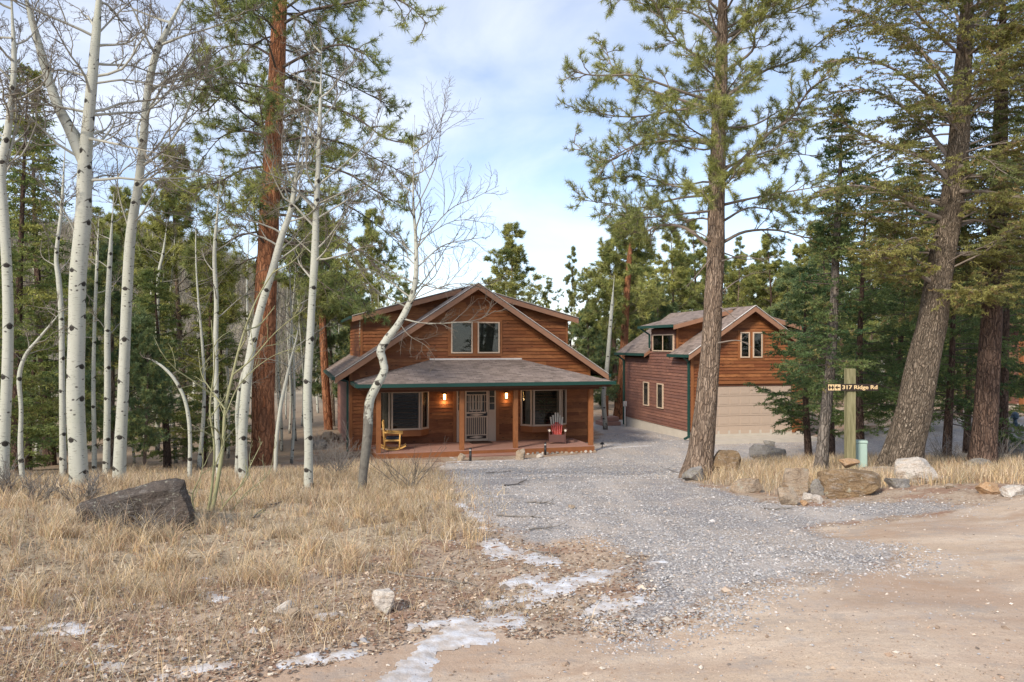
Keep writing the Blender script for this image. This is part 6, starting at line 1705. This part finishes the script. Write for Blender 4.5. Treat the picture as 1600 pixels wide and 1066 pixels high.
# thinner stems behind
for (pts, d, lb, sd, kw) in [
    ([(99, 748, 13), (98, 690, 11), (97, 600, 10), (96, 500, 9), (92, 440, 9), (88, 400, 7), (96, 330, 6), (100, 260, 4), (104, 190, 2)], 17, 'thin white aspen just left of the biggest one', 111, {}),
    ([(36, 758, 9), (32, 700, 9), (33, 640, 7), (30, 590, 8), (40, 555, 6), (60, 530, 5), (85, 500, 3), (100, 480, 2)], 14, 'thin grey aspen with a broken forked top near the left edge', 112, dict(autoL=.8)),
    ([(296, 752, 9), (297, 700, 7), (295, 655, 7), (287, 620, 6), (272, 592, 6), (255, 574, 5), (238, 563, 3), (228, 560, 2)], 15.5, 'bent sapling arching over to the left', 113, dict(autoL=.35, auto=5)),
    ([(343, 762, 10), (340, 700, 9), (338, 620, 9), (337, 540, 9), (338, 470, 8), (335, 400, 7), (340, 330, 5), (345, 260, 3)], 15.5, 'thin pale aspen left of the leaning one', 114, {}),
    ([(166, 752, 13), (167, 690, 12), (168, 600, 11), (168, 500, 10), (172, 400, 8), (178, 300, 5)], 18, 'grey-shaded aspen between the two big white ones', 115, {}),
    ([(148, 758, 9), (147, 680, 8), (146, 600, 7), (148, 500, 6), (152, 400, 5), (155, 330, 3)], 19, 'slim aspen close behind the biggest trunk', 116, {}),
    ([(370, 745, 9), (372, 690, 8), (371, 640, 8), (378, 590, 6), (390, 560, 4), (400, 545, 3)], 17, 'short forked stem left of the leaning aspen', 117, dict(autoL=.8)),
    ([(246, 700, 8), (247, 600, 8), (246, 500, 7), (248, 430, 6), (255, 395, 5), (262, 340, 3)], 24, 'distant white aspen left of the arching sapling', 118, dict(lev=1)),
    ([(430, 745, 7), (432, 690, 7), (438, 640, 7), (446, 600, 6), (455, 560, 4), (465, 520, 3), (470, 470, 2)], 17, 'thin brown sapling right of the orange trunk', 119, dict(mat='aspen_twig')),
    ([(946, 668, 9), (943, 620, 8), (948, 580, 8), (952, 530, 7), (956, 480, 6), (960, 430, 4)], 38, 'bare white birch-like snag between house and garage', 120, dict(lev=1, auto=4)),
    ]:
    aspen(pts, d, lb, sd, **{**dict(auto=9, autoL=1.1, z_from=.5, sides=10, n=5), **kw})
# olive multi-stem willow next to the boulder
rr = random.Random(130); D = 9.6; root = base(322, D); root.z -= .03
t = empty('willow_shrub', root, 0, 'multi-stemmed olive willow growing right of the dark boulder', 'shrub')
tw = Tubes()
for lst, dd, r in [([(322, 832), (335, 780), (348, 700), (352, 640), (365, 580), (378, 530), (400, 470), (430, 420)], .5, .030), ([(318, 832), (330, 770), (335, 700), (328, 640), (335, 570), (330, 500)], -.3, .02), ([(325, 832), (350, 790), (375, 760), (395, 720), (410, 690)], .3, .014), ([(320, 832), (300, 780), (315, 740), (318, 700)], -.3, .012),
                   ([(352, 640), (330, 610), (315, 585), (310, 550)], .2, .012), ([(365, 585), (395, 560), (430, 520), (480, 480)], -.4, .012), ([(330, 820), (350, 815), (380, 812), (415, 795)], -.3, .009), ([(328, 825), (360, 800), (385, 770), (420, 740), (430, 690)], .6, .010), ([(352, 650), (375, 600), (420, 560), (470, 540)], .3, .009)]:
    l3 = limb_px(lst, D, dd, root); bare_branch(rr, tw, l3, r, 2, n=5, ratio=.33, r_end=.0022)
tw.build('stems', M['olive'], t)

# forest of thin aspens far left / behind
rr = random.Random(200)
for vi in range(3):
    H = 7.5; r_ = random.Random(210 + vi)
    t = empty('aspen_tree', (0, 0, 0))
    tp = np.array([(.12 * sin(z * .7 + vi), .1 * cos(z * .6 + vi), z) for z in np.linspace(-.1, H, 14)]); tp[:, :2] -= tp[0, :2]
    T = Tubes(); T.add(tp, taper(14, .062, .012), 8, .03); T.build('trunk', M['aspen'], t)
    tw = Tubes()
    for i in range(16):
        p, dd = along(tp, r_.uniform(.4, .98)); a = r_.uniform(0, 6.28)
        bare_branch(r_, tw, grow(r_, p, (cos(a), sin(a), r_.uniform(.3, 1.0)), r_.uniform(.6, 1.5), 5, .15, .07), .010, 1, n=6, ratio=.45, r_end=.004)
    tw.build('branches', M['aspen_twig'], t)
    protoP.append(t); PHN[t.name] = H
AS = protoP[-3:]
spots = [(55, 26), (112, 30), (210, 26), (228, 30), (265, 33), (275, 26), (310, 22), (330, 34), (356, 28), (440, 30), (452, 36), (462, 33), (472, 40), (447, 44), (436, 38), (480, 30), (535, 46), (545, 52), (70, 34), (150, 38), (190, 40), (240, 44), (300, 44), (395, 46), (488, 42), (15, 24), (560, 56), (585, 50), (455, 26), (497, 48)]
for i, (px, d) in enumerate(spots):
    side = 'between orange trunk and house' if px > 425 else 'in the left woods'
    plant(AS[i % 3], px, d, rr.uniform(330, 470) if px < 425 else rr.uniform(400, 500), 'thin bare aspen of the distant stand ' + side, 'aspen tree', 'thin bare aspens ' + side, rr.uniform(.9, 1.2))

# ---- sticks and dead branches lying about
def stick(px0, py0, px1, py1, r, label, seed, br=3, cat='stick'):
    rr = random.Random(seed); a = ray(px0, py0); b = ray(px1, py1); n = 9
    pts = []
    for i in range(n):
        q = a.lerp(b, i / (n - 1)); q.x += rr.uniform(-.03, .03); q.y += rr.uniform(-.03, .03); q.z = gz1(q.x, q.y) + r + rr.uniform(0, .015); pts.append(tuple(q - a))
    tw = Tubes(); pts = np.array(pts); tw.add(pts, taper(n, r, r * .4), 6)
    for j in range(br):
        p, d = along(pts, rr.uniform(.3, .9)); s3 = grow(rr, p, nrm(d + np.array([rr.uniform(-1, 1), rr.uniform(-1, 1), .1])), rr.uniform(.1, .3), 4, .2, 0); tw.add(s3, taper(5, r * .5, r * .2), 4)
    o = tw.build('stick', M['greytwig'], None); o.location = a
    return tag(o, label, cat)
stick(608, 898, 748, 918, .010, 'long dark curved stick lying on the bare soil left of the snow', 1)
stick(828, 862, 872, 870, .008, 'short dark stick beside the snow lumps in the middle', 2)
stick(790, 760, 825, 752, .016, 'dark broken branch lying on the gravel nearest the porch', 3)
stick(826, 786, 866, 790, .012, 'thin dark twig on the gravel below the porch branch', 4)
stick(775, 808, 845, 810, .012, 'twig lying across the left edge of the gravel', 5)
stick(825, 830, 866, 826, .010, 'small forked twig where gravel meets soil', 6)
stick(1195, 797, 1240, 797, .012, 'dark stick on the gravel in front of the leaning block', 7)
stick(760, 700 + 40, 800, 738, .012, 'little twig near the porch step', 8)
stick(1062, 740, 1030, 728, .010, 'little twig left of the big pine foot', 9)
stick(395, 812, 450, 780, .012, 'dark dead branch in the meadow right of the willow', 10)
stick(30, 985, 130, 1000, .006, 'bleached stick in the litter at the lower left', 11)
stick(260, 790, 300, 1, .001, 'x', 12) if False else None
# shrubs and brush : bare twiggy bushes
def brush(px, d, H, label, seed, mat='greytwig', n=14, name='bare_shrub', group=None):
    rr = random.Random(seed); root = base(px, d); t = empty(name, root, 0, label, 'shrub', group); tw = Tubes()
    for i in range(n):
        a = rr.uniform(0, 6.28); p = np.array([rr.gauss(0, .06), rr.gauss(0, .06), -.03])
        bare_branch(rr, tw, grow(rr, p, (cos(a) * .6, sin(a) * .6, 1), H * rr.uniform(.6, 1.1), 6, .16, .02), .006 + H * .003, 1, n=6, ratio=.45, r_end=.0028)
    tw.build('stems', M[mat], t); return t
brush(640, 14.5, 1.0, 'pale bare shrub in front of the porch deck', 301, 'aspen_twig', 9)
brush(536, 22, 1.4, 'brown bare shrub by the left house corner', 302, 'greytwig')
brush(500, 24, 1.1, 'low brown brush between orange trunk and house', 303, 'greytwig', 20)
brush(525, 19, .9, 'reddish low brush before the left house corner', 304, 'greytwig', 18)
brush(1560, 17.5, .9, 'grey tangled brush at the foot of the straight dark fir', 305, 'greytwig', 20)
brush(1520, 17.0, .6, 'small brush left of the straight dark fir', 306, 'greytwig', 12)
brush(60, 9.5, .5, 'tangled dry brush at the left edge of the bank', 307, 'greytwig', 16)
brush(180, 8.2, .35, 'low dead brush in front of the dark boulder, left part', 308, 'greytwig', 22)
brush(235, 7.9, .3, 'low dead brush in front of the dark boulder, right part', 309, 'greytwig', 18)
brush(130, 9.6, .45, 'dry brush at the left end of the dark boulder', 310, 'greytwig', 20)
brush(15, 10.5, .6, 'bushy dry weeds at the foot of the leftmost aspen', 311, 'greytwig', 16)
brush(1470, 19, .9, 'bare undergrowth behind the white boulder', 312, 'greytwig', 14)
# low green and rusty foliage plants in the litter would be part of ground cover
# ---- hazy brush of the far hillside : one mass
n = 26000
x = RNG.uniform(-150, 15, n); y = RNG.uniform(66, 190, n)
kp = RNG.random(n) < .25 + .75 * (np.sin(x * .11 + 2 * np.sin(y * .05)) * np.cos(y * .09) > -.2)
x, y = x[kp], y[kp]; n = len(x); z = gz(x, y)
K = 9
h = RNG.uniform(1.5, 5.0, n)
dirs = nrm(RNG.normal(size=(n, K, 3)) * [.35, .35, .3] + [0, 0, 1.0])
A = np.stack([x, y, z], 1)[:, None] + RNG.normal(size=(n, K, 3)) * [.5, .5, 0]
side = nrm(RNG.normal(size=(n, K, 3)) * [1, 1, .1]) * .07
C = A + dirs * (h[:, None] * RNG.uniform(.5, 1, (n, K)))[..., None]
pal = np.array([(.30, .26, .20), (.38, .34, .28), (.24, .20, .16), (.13, .14, .07), (.34, .30, .22)])
cv = pal[RNG.integers(0, 5, n)]
o = np_mesh('hillside_brush', np.stack([A - side, A + side, C], 2).reshape(-1, 3), [np.arange(n * K * 3).reshape(-1, 3)], M['grass'], colv=np.repeat(cv, K * 3, 0))
tag(o, 'grey-brown leafless brush covering the far hillside', 'brush', kind='stuff')
